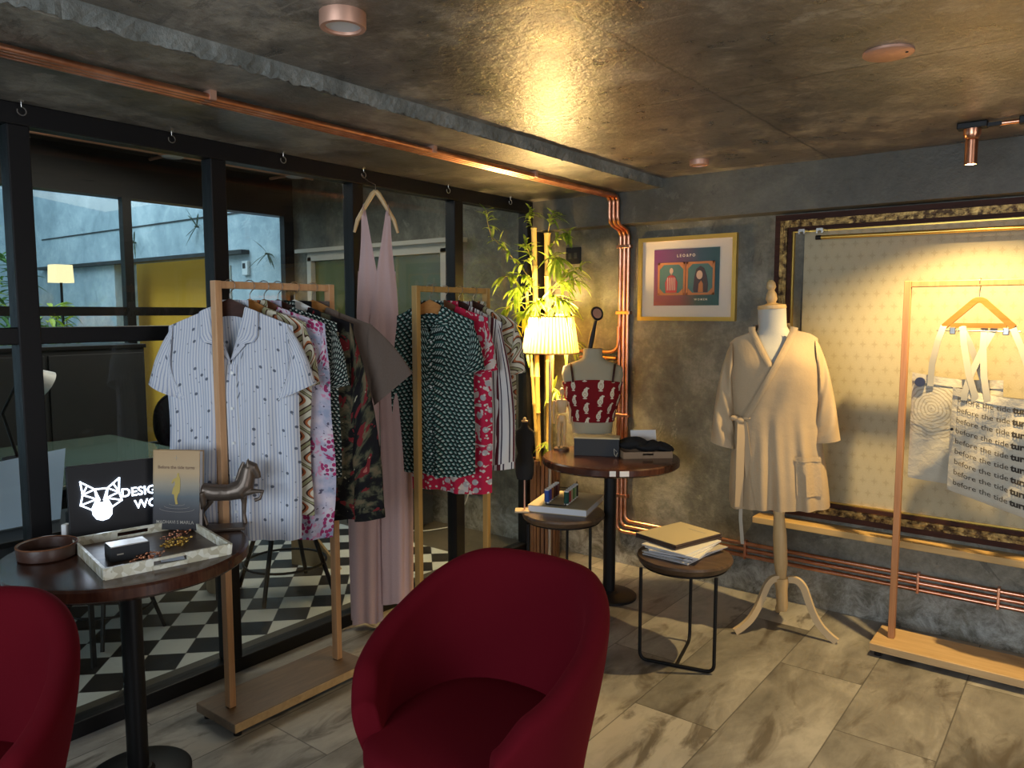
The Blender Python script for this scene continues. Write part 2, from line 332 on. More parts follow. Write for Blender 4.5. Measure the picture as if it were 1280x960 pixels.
# ------------------------------------------------------------------ mesh helper
class MB:
    def __init__(s): s.b = bmesh.new(); s.uv = s.b.loops.layers.uv.new('UVMap'); s.T = M4.Identity(4)
    def v(s, p): return s.b.verts.new(s.T @ V(p))
    def f(s, vs, uvs=None):
        try: fc = s.b.faces.new(vs)
        except ValueError: return None
        if uvs:
            for l, q in zip(fc.loops, uvs): l[s.uv].uv = q
        return fc
    def box(s, c, d, rz=0, bev=0, rx=0):
        R = M4.Translation(c) @ M4.Rotation(rz, 4, 'Z') @ M4.Rotation(rx, 4, 'X')
        hx, hy, hz = d[0] / 2, d[1] / 2, d[2] / 2
        bb = bmesh.new(); bmesh.ops.create_cube(bb, size=1.0)
        for q in bb.verts: q.co = V((q.co.x * d[0], q.co.y * d[1], q.co.z * d[2]))
        if bev: bmesh.ops.bevel(bb, geom=bb.edges[:], offset=bev, segments=2, affect='EDGES', profile=.5)
        s._merge(bb, R); return s
    def _merge(s, bb, R):
        mp = {q: s.v(R @ q.co) for q in bb.verts}
        for fc in bb.faces: s.f([mp[q] for q in fc.verts])
        bb.free()
    def grid(s, fn, nu, nv, closed_u=False, uv=None, flip=False):
        vs = [[s.v(fn(i / (nu if closed_u else nu - 1), j / (nv - 1))) for j in range(nv)] for i in range(nu)]
        for i in range(nu if closed_u else nu - 1):
            for j in range(nv - 1):
                i2 = (i + 1) % nu
                q = [vs[i][j], vs[i2][j], vs[i2][j + 1], vs[i][j + 1]]
                def U(a, b): return uv(a / (nu if closed_u else nu - 1), b / (nv - 1)) if uv else (a / nu, b / nv)
                us = [U(i, j), U(i + 1, j), U(i + 1, j + 1), U(i, j + 1)]
                if flip: q.reverse(); us.reverse()
                s.f(q, us)
        return vs
    def lathe(s, prof, c=(0, 0, 0), n=32, cap=True, sx=1, sy=1):
        rings = [[s.v((c[0] + r * sx * math.cos(2 * PI * i / n), c[1] + r * sy * math.sin(2 * PI * i / n), c[2] + z)) for i in range(n)] for r, z in prof]
        for k in range(len(rings) - 1):
            for i in range(n):
                j = (i + 1) % n; s.f([rings[k][i], rings[k][j], rings[k + 1][j], rings[k + 1][i]])
        if cap:
            s.f(rings[0][::-1]); s.f(rings[-1])
        return s
    def tube(s, pts, r, n=10, closed=False, cap=True):
        P = [V(p) for p in pts]; N = len(P); rr = r if isinstance(r, (list, tuple)) else [r] * N
        rings = []; up = None
        for i in range(N):
            if closed: t = (P[(i + 1) % N] - P[i - 1])
            else: t = (P[min(i + 1, N - 1)] - P[max(i - 1, 0)])
            t = t.normalized() if t.length > 1e-9 else V((0, 0, 1))
            if up is None:
                up = V((0, 0, 1)) if abs(t.z) < .9 else V((1, 0, 0))
            a = t.cross(up); a = a.normalized() if a.length > 1e-6 else t.orthogonal().normalized()
            bb = a.cross(t).normalized(); up = bb
            rings.append([s.v(P[i] + (a * math.cos(2 * PI * k / n) + bb * math.sin(2 * PI * k / n)) * rr[i]) for k in range(n)])
        for i in range(N if closed else N - 1):
            A, B = rings[i], rings[(i + 1) % N]
            for k in range(n): s.f([A[k], A[(k + 1) % n], B[(k + 1) % n], B[k]])
        if cap and not closed: s.f(rings[0][::-1]); s.f(rings[-1])
        return s
    def cyl(s, a, b, r, r2=None, n=20): return s.tube([a, b], [r, r if r2 is None else r2], n)
    def ball(s, c, r, sx=1, sy=1, sz=1, n=14, R=None):
        bb = bmesh.new(); bmesh.ops.create_uvsphere(bb, u_segments=n, v_segments=max(6, n // 2), radius=r)
        m = M4.Translation(c) @ (R or M4.Identity(4)) @ M4.Diagonal((sx, sy, sz, 1)); s._merge(bb, m); return s
    def prism(s, poly, d, R=None):
        """outline in the xz plane, thickness d along y"""
        R = R or M4.Identity(4)
        A = [s.v(R @ V((x, -d / 2, z))) for x, z in poly]; B = [s.v(R @ V((x, d / 2, z))) for x, z in poly]
        n = len(poly); s.f(A); s.f(B[::-1])
        for i in range(n): s.f([A[(i + 1) % n], A[i], B[i], B[(i + 1) % n]])
        return s
    def strip(s, pts, w, th, nrm):
        """a flat band following pts; nrm = band normal"""
        P = [V(p) for p in pts]; N = V(nrm).normalized(); rows = []
        for i, p in enumerate(P):
            t = (P[min(i + 1, len(P) - 1)] - P[max(i - 1, 0)]).normalized(); a = t.cross(N).normalized()
            rows.append([s.v(p + a * w / 2 + N * th / 2), s.v(p - a * w / 2 + N * th / 2), s.v(p - a * w / 2 - N * th / 2), s.v(p + a * w / 2 - N * th / 2)])
        for A, B in zip(rows, rows[1:]):
            for k in range(4): s.f([A[k], A[(k + 1) % 4], B[(k + 1) % 4], B[k]])
        s.f(rows[0][::-1]); s.f(rows[-1]); return s
    def text(s, body, size, R, align='CENTER', bold=0, depth=.0, fn=None, shear=0):
        cu = bpy.data.curves.new('t', 'FONT'); cu.body = body; cu.size = size; cu.align_x = align; cu.align_y = 'CENTER'; cu.offset = bold; cu.extrude = depth; cu.shear = shear
        cu.resolution_u = 3
        o = bpy.data.objects.new('t', cu); C.objects.link(o)
        dg = bpy.context.evaluated_depsgraph_get(); me = bpy.data.meshes.new_from_object(o.evaluated_get(dg))
        bb = bmesh.new(); bb.from_mesh(me); bpy.data.objects.remove(o); bpy.data.meshes.remove(me)
        if fn:
            for q in bb.verts: q.co = V(fn(q.co.x, q.co.y))
            s._merge(bb, M4.Identity(4))
        else: s._merge(bb, R)
        return s

def link(name, mb, mat, parent=None, smooth=False, **kw):
    bm = mb.b; bmesh.ops.recalc_face_normals(bm, faces=bm.faces[:]) if kw.pop('recalc', True) else None
    me = bpy.data.meshes.new(name); bm.to_mesh(me); bm.free()
    me.materials.append(MT[mat])
    if smooth:
        for p in me.polygons: p.use_smooth = True
        try: me.set_sharp_from_angle(angle=math.radians(smooth if smooth > 1 else 40))
        except Exception: pass
    o = bpy.data.objects.new(name, me); C.objects.link(o)
    if parent is not None: o.parent = parent
    for k, v in kw.items(): o[k] = v
    return o
def thing(name, label, cat, loc=(0, 0, 0), rz=0, group=None):
    o = bpy.data.objects.new(name, None); C.objects.link(o); o.location = loc; o.rotation_euler = (0, 0, rz)
    o.empty_display_size = .05; o['label'] = label; o['category'] = cat
    if group: o['group'] = group
    return o
def tag(o, label, cat, group=None):
    o['label'] = label; o['category'] = cat
    if group: o['group'] = group
    return o
def struct(name, mb, mat, smooth=False, parent=None):
    o = link(name, mb, mat, parent, smooth)
    if parent is None: o['kind'] = 'structure'
    return o
def dup(root, label, loc=None, rz=None):
    r = root.copy(); C.objects.link(r); r['label'] = label
    if loc is not None: r.location = loc
    if rz is not None: r.rotation_euler = (0, 0, rz)
    for ch in list(root.children):
        c = ch.copy(); C.objects.link(c); c.parent = r
        for g in ch.children:
            d = g.copy(); C.objects.link(d); d.parent = c
    return r
def sm(t): t = max(0., min(1., t)); return t * t * (3 - 2 * t)
def lerp(a, b, t): return a + (b - a) * t
def arc(c, r, a0, a1, n, ax=(1, 0, 0), ay=(0, 0, 1)):
    return [V(c) + V(ax) * r * math.cos(lerp(a0, a1, i / (n - 1))) + V(ay) * r * math.sin(lerp(a0, a1, i / (n - 1))) for i in range(n)]
def bend(pts, r, n=6):
    """polyline with rounded corners"""
    P = [V(p) for p in pts]; out = [P[0]]
    for i in range(1, len(P) - 1):
        a = (P[i - 1] - P[i]).normalized(); b = (P[i + 1] - P[i]).normalized()
        rr = min(r, (P[i - 1] - P[i]).length * .49, (P[i + 1] - P[i]).length * .49)
        p0 = P[i] + a * rr; p2 = P[i] + b * rr
        for k in range(n + 1):
            t = k / n; out.append(p0 * (1 - t) ** 2 + P[i] * 2 * t * (1 - t) + p2 * t * t)
    out.append(P[-1]); return out

# ------------------------------------------------------------------ the setting
GX = -2.80; BY = 3.94; CZ = 2.22; SZ = 2.17
struct('floor', MB().box((-.1, .7, -.05), (5.4, 6.6, .1)), 'floor_tile')
struct('floor_office', MB().box((-4.08, 1.6, -.05), (2.56, 4.9, .1)), 'checker_tile')
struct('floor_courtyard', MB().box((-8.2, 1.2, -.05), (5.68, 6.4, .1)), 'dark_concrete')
struct('wall_back', MB().box((-1.33, BY + .1, 1.3), (8.1, .2, 2.6)), 'wall_concrete')
struct('wall_right', MB().box((2.55, -1.25, 1.1), (.1, 2.3, 2.3)).box((2.55, 2.65, 1.1), (.1, 2.6, 2.3)).box((2.55, .65, 2.2), (.1, 1.6, .2)), 'wall_concrete')
struct('wall_rear', MB().box((-2.4, -2.5, 1.1), (.9, .1, 2.3)).box((1.7, -2.5, 1.1), (1.7, .1, 2.3)).box((-.55, -2.5, .4), (2.8, .1, .8)).box((-.55, -2.5, 2.15), (2.8, .1, .15)), 'wall_concrete')
struct('wall_left', MB().box((GX - .02, -1.1, 1.2), (.12, 2.9, 2.4)), 'wall_concrete')
struct('ceiling', MB().box((.34, .7, CZ + .1), (4.52, 6.6, .2)), 'ceiling_concrete')
# lower soffit over the glass, its rough edge facing the room
def stepf(u, v):
    y = lerp(-2.5, BY, u); r = random.random
    return (-1.92 + (.003 * math.sin(y * 17) + .002 * math.sin(y * 41 + 1) + .005 * (r() - .5)) * (1 - .9 * v), y, lerp(SZ, CZ + .02, v) + (.010 * (r() - .6) if v < .2 else 0))
b = MB(); b.box((-2.425, .7, SZ + .12), (.99, 6.48, .24)); struct('ceiling_soffit', b, 'soffit_concrete')
b = MB(); b.grid(stepf, 420, 6); struct('trim_ceiling_step', b, 'step_concrete')
b = MB(); b.box((-.2, BY - .065, 2.12), (5.2, .13, .25)); struct('wall_back_beam', b, 'beam_concrete')

# glass partition: black steel frame and clear panes
def post(y0, y1, bot=0.0, top=2.13, name='window_post'):
    return MB().box((GX - .02, (y0 + y1) / 2, (bot + top) / 2), (.07, y1 - y0, top - bot), bev=.004)
part = thing('window_partition', 'black steel framed glass partition between the shop and the office', 'glass partition', (0, 0, 0)); part['kind'] = 'structure'
link('frame_rail', MB().box((GX - .02, 2.14, 2.135), (.07, 3.6, .07), bev=.004), 'black_metal', part)
link('frame_rail', MB().box((GX - .02, 2.14, .03), (.07, 3.6, .06), bev=.004), 'black_metal', part)
PY = [(.985, 1.052), (1.685, 1.752), (2.395, 2.462), (3.10, 3.17), (3.755, 3.82)]
for a, c in PY: link('post', post(a, c, .06, 2.10), 'black_metal', part)
link('post', MB().box((GX - .02, 3.90, 1.05), (.07, .07, 2.1)), 'black_metal', part)
link('mid_rail', MB().box((GX - .02, 1.37, 1.424), (.06, .64, .056), bev=.004), 'black_metal', part)
link('mid_rail', MB().box((GX - .02, .67, 1.424), (.06, .64, .056), bev=.004), 'black_metal', part)
ys = [.35] + [p for q in PY for p in q] + [3.87]
for k in range(0, len(ys) - 1, 2):
    if ys[k + 1] - ys[k] > .1: link('pane', MB().box((GX - .02, (ys[k] + ys[k + 1]) / 2, 1.08), (.008, ys[k + 1] - ys[k] - .004, 2.04)), 'clear_glass', part)

# office behind the glass
OX = -5.34
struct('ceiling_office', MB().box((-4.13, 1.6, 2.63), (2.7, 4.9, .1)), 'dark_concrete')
struct('wall_office_front', MB().box((-4.1, -.85, 1.3), (2.6, .1, 2.6)), 'office_wall')
struct('trim_facade_header', MB().box((OX - .04, 1.55, 2.44), (.12, 4.8, .32)), 'black_satin')
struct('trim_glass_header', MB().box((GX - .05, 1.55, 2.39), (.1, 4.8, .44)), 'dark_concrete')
fac = thing('window_facade', 'black mullioned glass front of the office towards the courtyard', 'glass front'); fac['kind'] = 'structure'
for yy_ in (-.02, .64, 1.30, 1.96, 2.58, 3.225, 3.89): link('mullion', MB().box((OX, yy_, 1.14), (.06, .06 if yy_ < 3.5 else .09, 2.28)), 'black_metal', fac)
for zz in (1.51, .04, .55): link('transom', MB().box((OX, 1.55, zz), (.05, 4.72, .06)), 'black_metal', fac)
link('pane', MB().box((OX, 1.55, 1.16), (.008, 4.7, 2.2)), 'clear_glass', fac)
# office back-wall window with dark green panel
w1 = thing('window_green', 'wide white framed window with a dark green pane in the office back wall', 'window'); w1['kind'] = 'structure'
X0, X1 = -5.02, -3.62
link('pane', MB().box(((X0 + X1) / 2, BY - .01, 1.66), (X1 - X0, .02, .5)), 'dark_green_panel', w1)
f = MB(); f.box(((X0 + X1) / 2, BY - .03, 1.945), (X1 - X0 + .1, .06, .07)); f.box((X1 + .03, BY - .03, 1.66), (.06, .06, .56)); f.box((X0 - .03, BY - .03, 1.66), (.05, .06, .56)); f.box(((X0 + X1) / 2 + .02, BY - .05, 1.99), (X1 - X0 + .35, .1, .03))
link('window_frame', f, 'office_frame', w1)
link('window_sill', MB().box(((X0 + X1) / 2, BY - .05, 1.385), (X1 - X0 + .2, .1, .05)), 'black_satin', w1)
# courtyard
struct('wall_courtyard', MB().box((-8.2, BY + .12, 3.33), (5.7, .24, 2.6)).box((-5.83, BY + .12, 1.0), (.22 + .7, .24, 2.06)).box((-9.75, BY + .12, 1.0), (2.6, .24, 2.06)), 'courtyard_concrete')
struct('wall_courtyard_recess', MB().box((-7.4, BY + .45, 1.0), (3.0, .1, 2.2)), 'yellow_wall')
struct('wall_courtyard_end', MB().box((-11.0, 1.2, 2.2), (.1, 6.4, 4.4)), 'courtyard_concrete')
struct('trim_courtyard_ledge', MB().box((-8.1, BY - .03, 2.03), (4.3, .10, .035)), 'dark_concrete')
struct('trim_courtyard_groove', MB().box((-8.1, BY - .004, 2.38), (4.3, .012, .012)), 'dark_concrete')
struct('trim_courtyard_jamb', MB().box((-6.26, BY + .12, 1.45), (.05, .26, .95)), 'office_frame')

# ------------------------------------------------------------------ copper pipes, ceiling fittings
pr = thing('copper_pipe', 'three parallel copper pipes running along the soffit, down the corner and along the wall foot', 'pipe')
for i in range(3):
    dx = i * .026
    pts = [(-2.165 - dx, -2.3, SZ - .022), (-2.165 - dx, BY - .155, SZ - .022), (-2.165 - dx, BY - .155, 1.985), (-2.165 - dx, BY - .025, 1.985)]
    zb = .27 - .034 * i + 0
    pts = [(-2.235 + .026 * i, -2.3, SZ - .02), (-2.235 + .026 * i, BY - .15, SZ - .02), (-2.235 + .026 * i, BY - .15, 2.0), (-2.235 + .026 * i, BY - .022, 1.97), (-2.235 + .026 * i, BY - .022, .205 + .033 * i), (2.4, BY - .022, .205 + .033 * i)]
    link('pipe', MB().tube(bend(pts, .045 + .0 * i), .0105, 10), 'copper', pr, 60)
for i, (y) in enumerate((-1, .3, 1.33, 2.3, 3.0)):
    link('pipe_clip', MB().box((-2.21, y, SZ - .014), (.085, .02, .028)), 'copper_matt', pr)
for z in (1.88, 1.5, .9, .42): link('pipe_clip', MB().box((-2.21, BY - .018, z), (.09, .037, .02), bev=.003), 'copper', pr)
for x in (-1.45, -.62, -.30, .6): link('pipe_clip', MB().box((x, BY - .018, .238), (.012, .036, .10), bev=.003), 'copper', pr)
b = MB().tube(bend([(-2.236, BY - .03, 1.42), (-2.236, BY - .03, 1.27), (-2.5, BY - .03, 1.27)], .07), .010); b.tube([(-2.25, BY - .03, 1.235), (-2.5, BY - .03, 1.235)], .010)
link('branch_pipe', b, 'copper', pr, 60)

def hook(y, label):
    b = MB(); x = GX + .045
    z0 = SZ
    pts = [(x, y, z0), (x, y, z0 - .02)] + [(x, y + .013 * math.sin(a), z0 - .033 + .013 * math.cos(a)) for a in [k * PI / 8 for k in range(0, 14)]]
    b.tube(pts, .0018, 6); b.box((x, y, z0 - .002), (.012, .012, .004))
    return tag(link('ceiling_hook', b, 'steel', None, 60), label, 'hook', 'hooks in the ceiling along the glass')
HK = [(1.02, 'small steel hook in the ceiling above the leftmost black post'), (1.515, 'small steel hook in the ceiling, second from the left along the glass'), (2.0, 'small steel hook in the ceiling just left of the pink jumpsuit'),
      (2.44, 'small steel hook in the ceiling that carries the pink jumpsuit'), (3.02, 'small steel hook in the ceiling just right of the pink jumpsuit'), (3.55, 'small steel hook in the ceiling nearest the corner by the bamboo')]
for y, l in HK: hook(y, l)

def downlight(loc, r, h, mat_in, label):
    t = thing('ceiling_light', label, 'ceiling light', loc)
    b = MB(); b.lathe([(r, 0), (r, -h * .9), (r * .97, -h), (r * .78, -h), (r * .76, -h * .8), (r * .76, 0)], n=40); link('housing', b, 'copper_matt', t, 40)
    link('diffuser', MB().lathe([(r * .755, -h * .72), (r * .75, -h * .82)], n=40), mat_in, t)
    return t
downlight((-1.497, 1.268, CZ), .056, .035, 'diffuser', 'round copper surface light with white diffuser, near the top left of the ceiling')
downlight((-1.56, 3.47, CZ), .045, .025, 'copper_matt', 'small round copper light on the ceiling close to the back wall')
t = thing('cover_plate', 'flat round copper cover plate on the ceiling at upper right', 'cover plate', (-.515, 2.372, CZ))
link('disc', MB().lathe([(.066, 0), (.066, -.006), (.062, -.009)], n=40), 'copper_matt', t, 40)
link('screw', MB().lathe([(.004, -.009), (.004, -.011)], (.047, .0, 0), n=10), 'black_metal', t)

# copper track spot over the right-hand rack: the lamp that throws the hard shadows
SP = V((-.437, 3.43, 0))
t = thing('track_spotlight', 'copper cylinder spotlight pointing down from a black ceiling mount at upper right', 'spotlight', (SP.x, SP.y, CZ))
link('mount', MB().box((0, 0, -.012), (.10, .05, .024), bev=.004).box((.07, 0, -.016), (.05, .02, .014)), 'black_metal', t)
link('neck', MB().lathe([(.030, -.024), (.030, -.045), (.024, -.06), (.016, -.066)], n=24), 'copper', t, 40)
b = MB(); b.lathe([(.010, -.06), (.022, -.066), (.0225, -.155), (.019, -.155), (.018, -.09)], n=28, cap=False); link('lamp_tube', b, 'copper', t, 40)
lamp('track_spotlight_beam', 'SPOT', (SP.x, SP.y, CZ - .15), 120, (1, .70, .30), (SP.x + .02, SP.y + .12, 0), spot_size=math.radians(128), spot_blend=.55, shadow_soft_size=.018)
t = thing('lighting_track', 'copper tube track on the ceiling running right from the spotlight', 'lighting track', (SP.x, SP.y, CZ))
link('tube', MB().cyl((.09, 0, -.016), (1.6, 0, -.016), .008), 'copper', t, 60)
link('clip', MB().box((.16, 0, -.014), (.022, .028, .028), bev=.003), 'black_metal', t)

# ------------------------------------------------------------------ picture, big frame, ledge
t = thing('framed_picture', 'gold framed poster with plum and teal print hanging on the back wall', 'picture', (-1.828, BY, 1.687))
pw, ph = .575, .462; fb = .022
b = MB()
for sx in (-1, 1): b.prism([(sx * pw / 2, -ph / 2), (sx * pw / 2, ph / 2), (sx * (pw / 2 - fb), ph / 2 - fb), (sx * (pw / 2 - fb), -ph / 2 + fb)], .028, M4.Translation((0, -.015, 0)))
for sz in (-1, 1): b.prism([(-pw / 2, sz * ph / 2), (pw / 2, sz * ph / 2), (pw / 2 - fb, sz * (ph / 2 - fb)), (-pw / 2 + fb, sz * (ph / 2 - fb))], .028, M4.Translation((0, -.015, 0)))
link('picture_frame', b, 'gold_frame', t)
link('mat_board', MB().box((0, -.010, 0), (pw - .03, .008, ph - .03)), 'mat_board', t)
pr_ = link('poster', MB().box((0, -.0155, .008), (.385, .003, .31)), 'poster_print', t)
o = MB()
for cx_ in (-.085, .085):
    for (w_, h_, dx_, dz_) in ((.16, .012, 0, .084), (.16, .012, 0, -.084), (.012, .18, -.077, 0), (.012, .18, .077, 0)):
        o.box((cx_ + dx_, -.0185, .0 + dz_), (w_, .002, h_))
    for sx in (-1, 1):
        for sz in (-1, 1): o.prism([(cx_ + sx * .07, sz * .078), (cx_ + sx * .045, sz * .078), (cx_ + sx * .07, sz * .053)], .002, M4.Translation((0, -.0185, 0)))
link('ornate_border', o, 'ochre_print', pr_)
o = MB()
for cx_ in (-.085, .085): o.box((cx_, -.0178, 0), (.142, .001, .156))
link('panel', o, 'teal_print', pr_)
TP = lambda y: M4.Translation((0, y, 0))
o = MB().prism([(-.118, -.076), (-.122, -.02), (-.108, .012), (-.09, .022), (-.08, .022), (-.062, .012), (-.048, -.02), (-.052, -.076)], .002, TP(-.019)); link('printed_jacket', o, 'red_print', pr_)
o = MB()
for k in range(5): o.box((-.107 + .011 * k, -.0205, -.028), (.0035, .001, .07))
link('printed_stripes', o, 'cream_print', pr_)
o = MB().prism([(-.085 + .011 * math.cos(a), .043 + .017 * math.sin(a)) for a in [k * PI / 8 for k in range(16)]], .002, TP(-.019)).box((-.085, -.019, .024), (.010, .002, .014))
link('printed_face', o, 'skin_print', pr_); o = MB(); o.prism([(.082 + .018 * math.cos(a), .018 + .024 * math.sin(a)) for a in [k * PI / 8 for k in range(16)]], .002, TP(-.0205)); link('printed_face', o, 'skin_print', pr_)
o = MB().prism([(.045, -.06), (.052, .01), (.062, .05), (.085, .066), (.108, .052), (.122, .012), (.13, -.03), (.128, -.076), (.05, -.076)], .002, TP(-.0188)); link('printed_hair', o, 'dark_print', pr_)
o = MB().prism([(.075, -.076), (.078, -.03), (.092, -.012), (.102, -.03), (.104, -.076)], .002, TP(-.0206)); link('printed_dress', o, 'ochre_print', pr_)
RT = lambda x, y, z: M4.Translation((x, y, z)) @ M4.Rotation(PI / 2, 4, 'X')
o = MB().text('L E O & P O', .021, RT(0, -.018, .125), bold=.0006); link('lettering', o, 'cream_print', pr_); o = MB(); o.text('W O M E N', .015, RT(.09, -.018, -.115), bold=.0004); link('lettering', o, 'cream_print', pr_)

wp = MB().box((.02, BY - .004, 1.24), (2.44, .008, 1.44)); struct('wall_back_wallpaper', wp, 'wallpaper')
t = thing('wall_frame_moulding', 'large dark gilt frame around the cream wallpaper on the back wall', 'frame', (0, 0, 0))
FX0, FX1, FZ0, FZ1 = -1.335, 1.36, .475, 1.985
def mould(inset, w, d, mat, name):
    b = MB(); x0, x1, z0, z1 = FX0 + inset, FX1 - inset, FZ0 + inset, FZ1 - inset
    for sgn, xx in ((1, x0), (-1, x1)): b.prism([(xx, z0), (xx + sgn * w, z0 + w), (xx + sgn * w, z1 - w), (xx, z1)], d, M4.Translation((0, BY - d / 2, 0)))
    for sgn, z_ in ((1, z0), (-1, z1)): b.prism([(x0, z_), (x0 + w, z_ + sgn * w), (x1 - w, z_ + sgn * w), (x1, z_)], d, M4.Translation((0, BY - d / 2, 0)))
    return link(name, b, mat, t)
mould(0, .030, .045, 'dark_wood', 'outer_band'); mould(.029, .014, .056, 'gilt', 'gilt_band'); mould(.042, .020, .050, 'gilt', 'gilt_band'); mould(.061, .020, .036, 'dark_wood', 'inner_band'); mould(.080, .008, .02, 'gold_frame', 'gold_lip')
tr_ = thing('hanging_rail', 'thin bronze rail under the top edge of the big gilt frame', 'rail', (0, 0, 0))
link('rod', MB().cyl((-1.10, BY - .08, 1.862), (1.2, BY - .08, 1.842), .0095), 'gold_frame', tr_, 60)
link('end_cap', MB().cyl((-1.125, BY - .08, 1.862), (-1.10, BY - .08, 1.862), .011), 'black_metal', tr_, 60)
for x in (-1.19, -1.105): b = MB().box((x, BY - .05, 1.90), (.03, .09, .012)).box((x - .012, BY - .09, 1.892), (.008, .012, .02)).box((x + .012, BY - .09, 1.892), (.008, .012, .02)); link('bracket', b, 'steel', tr_)
tag(link('wooden_ledge', MB().box((.0, BY - .055, .432), (2.77, .11, .032), bev=.003), 'ledge_wood'), 'pale wooden ledge on the wall under the big gilt frame', 'ledge')

# ------------------------------------------------------------------ clothes racks
def rack(name, label, base, length, along, h, wood, basewood, bw=.25, post_w=.032, over=.065):
    """along: 'Y' or 'X'; base = first post position"""
    t = thing(name, label, 'clothes rack', (base[0], base[1], 0), 0)
    A = (lambda s, q, z: (q, s, z)) if along == 'Y' else (lambda s, q, z: (s, q, z))
    D = (lambda s, q, z: (q, s, z)) if along == 'Y' else (lambda s, q, z: (s, q, z))
    for s_ in (0, length): link('post', MB().box(A(s_, 0, (h + .06) / 2), D(.026, post_w, h - .06), bev=.002), wood, t)
    link('top_bar', MB().box(A(length / 2, 0, h - .014), D(length - .0265, .024, .026), bev=.003), wood, t)
    link('base_board', MB().box(A(length / 2, 0, .042), D(length + 2 * over, bw, .034), bev=.003), basewood, t)
    link('lit_edge_strip', MB().box(A(length / 2, (bw / 2 + .001) * (1 if along == 'Y' else -1), .042), D(length + 2 * over - .004, .004, .030)), 'pale_base_wood', t)  # pale strip: light on the board's front face put into its colour
    for s_ in (-over + .03, length + over - .03):
        for q in (-bw / 2 + .03, bw / 2 - .03): link('foot', MB().lathe([(.014, 0), (.016, .025)], A(s_, q, 0), n=14), 'black_satin', t)
    return t
R1 = (-2.46, 1.492); R2 = (-2.46, 2.475); R3 = (-.67, 3.635)
rack('clothes_rack', 'wooden clothes rack beside the glass holding the pale pinstripe shirt and others', R1, .495, 'Y', 1.612, 'rack_wood', 'rack_base_wood')
rack('clothes_rack', 'wooden clothes rack near the corner holding the green houndstooth shirt', R2, .495, 'Y', 1.622, 'gold_wood', 'rack_base_wood')
rack('clothes_rack', 'copper coloured clothes rack at far right holding the canvas bags', R3, .52, 'X', 1.635, 'copper_wood', 'pale_base_wood', bw=.24)

def hanger(loc, rz, mat, label, group, span=.19, hookz=.0, plastic=False):
    t = thing('clothes_hanger', label, 'hanger', loc, rz, group)
    n = 17
    def top(x): return .014 - .098 * (abs(x) / span) ** 1.1
    def bot(x): return top(x) - lerp(.062, .018, (abs(x) / span) ** .8)
    xs = [lerp(-span, span, i / (n - 1)) for i in range(n)]
    poly = [(x, top(x)) for x in xs] + [(x, bot(x)) for x in xs[::-1]]
    b = MB().prism(poly, .011); link('hanger_body', b, mat, t)
    r = .019; zc = hookz
    pts = [(0, 0, -.02), (0, 0, zc - .028)] + [(r * math.sin(a) , 0, zc - r * math.cos(a) ) for a in [PI * .0 + k * PI / 8 for k in range(0, 0)]]
    pts += [V((0, 0, zc - .010)) + V((r * math.cos(a) - r * .0, 0, r * math.sin(a) + .012)) for a in [-PI * .5 + k * PI * 1.25 / 10 for k in range(1, 11)]]
    # hook: neck then open loop over the bar
    pts = [(0, 0, -.02), (0, 0, zc - .045), (.006, 0, zc - .035)] + [(.0195 * math.cos(a), 0, zc - .014 + .0195 * math.sin(a)) for a in [-PI * .35 + k * PI * 1.2 / 10 for k in range(11)]]
    link('hook', MB().tube(pts, .0018, 6), 'steel', t, 60)
    return t

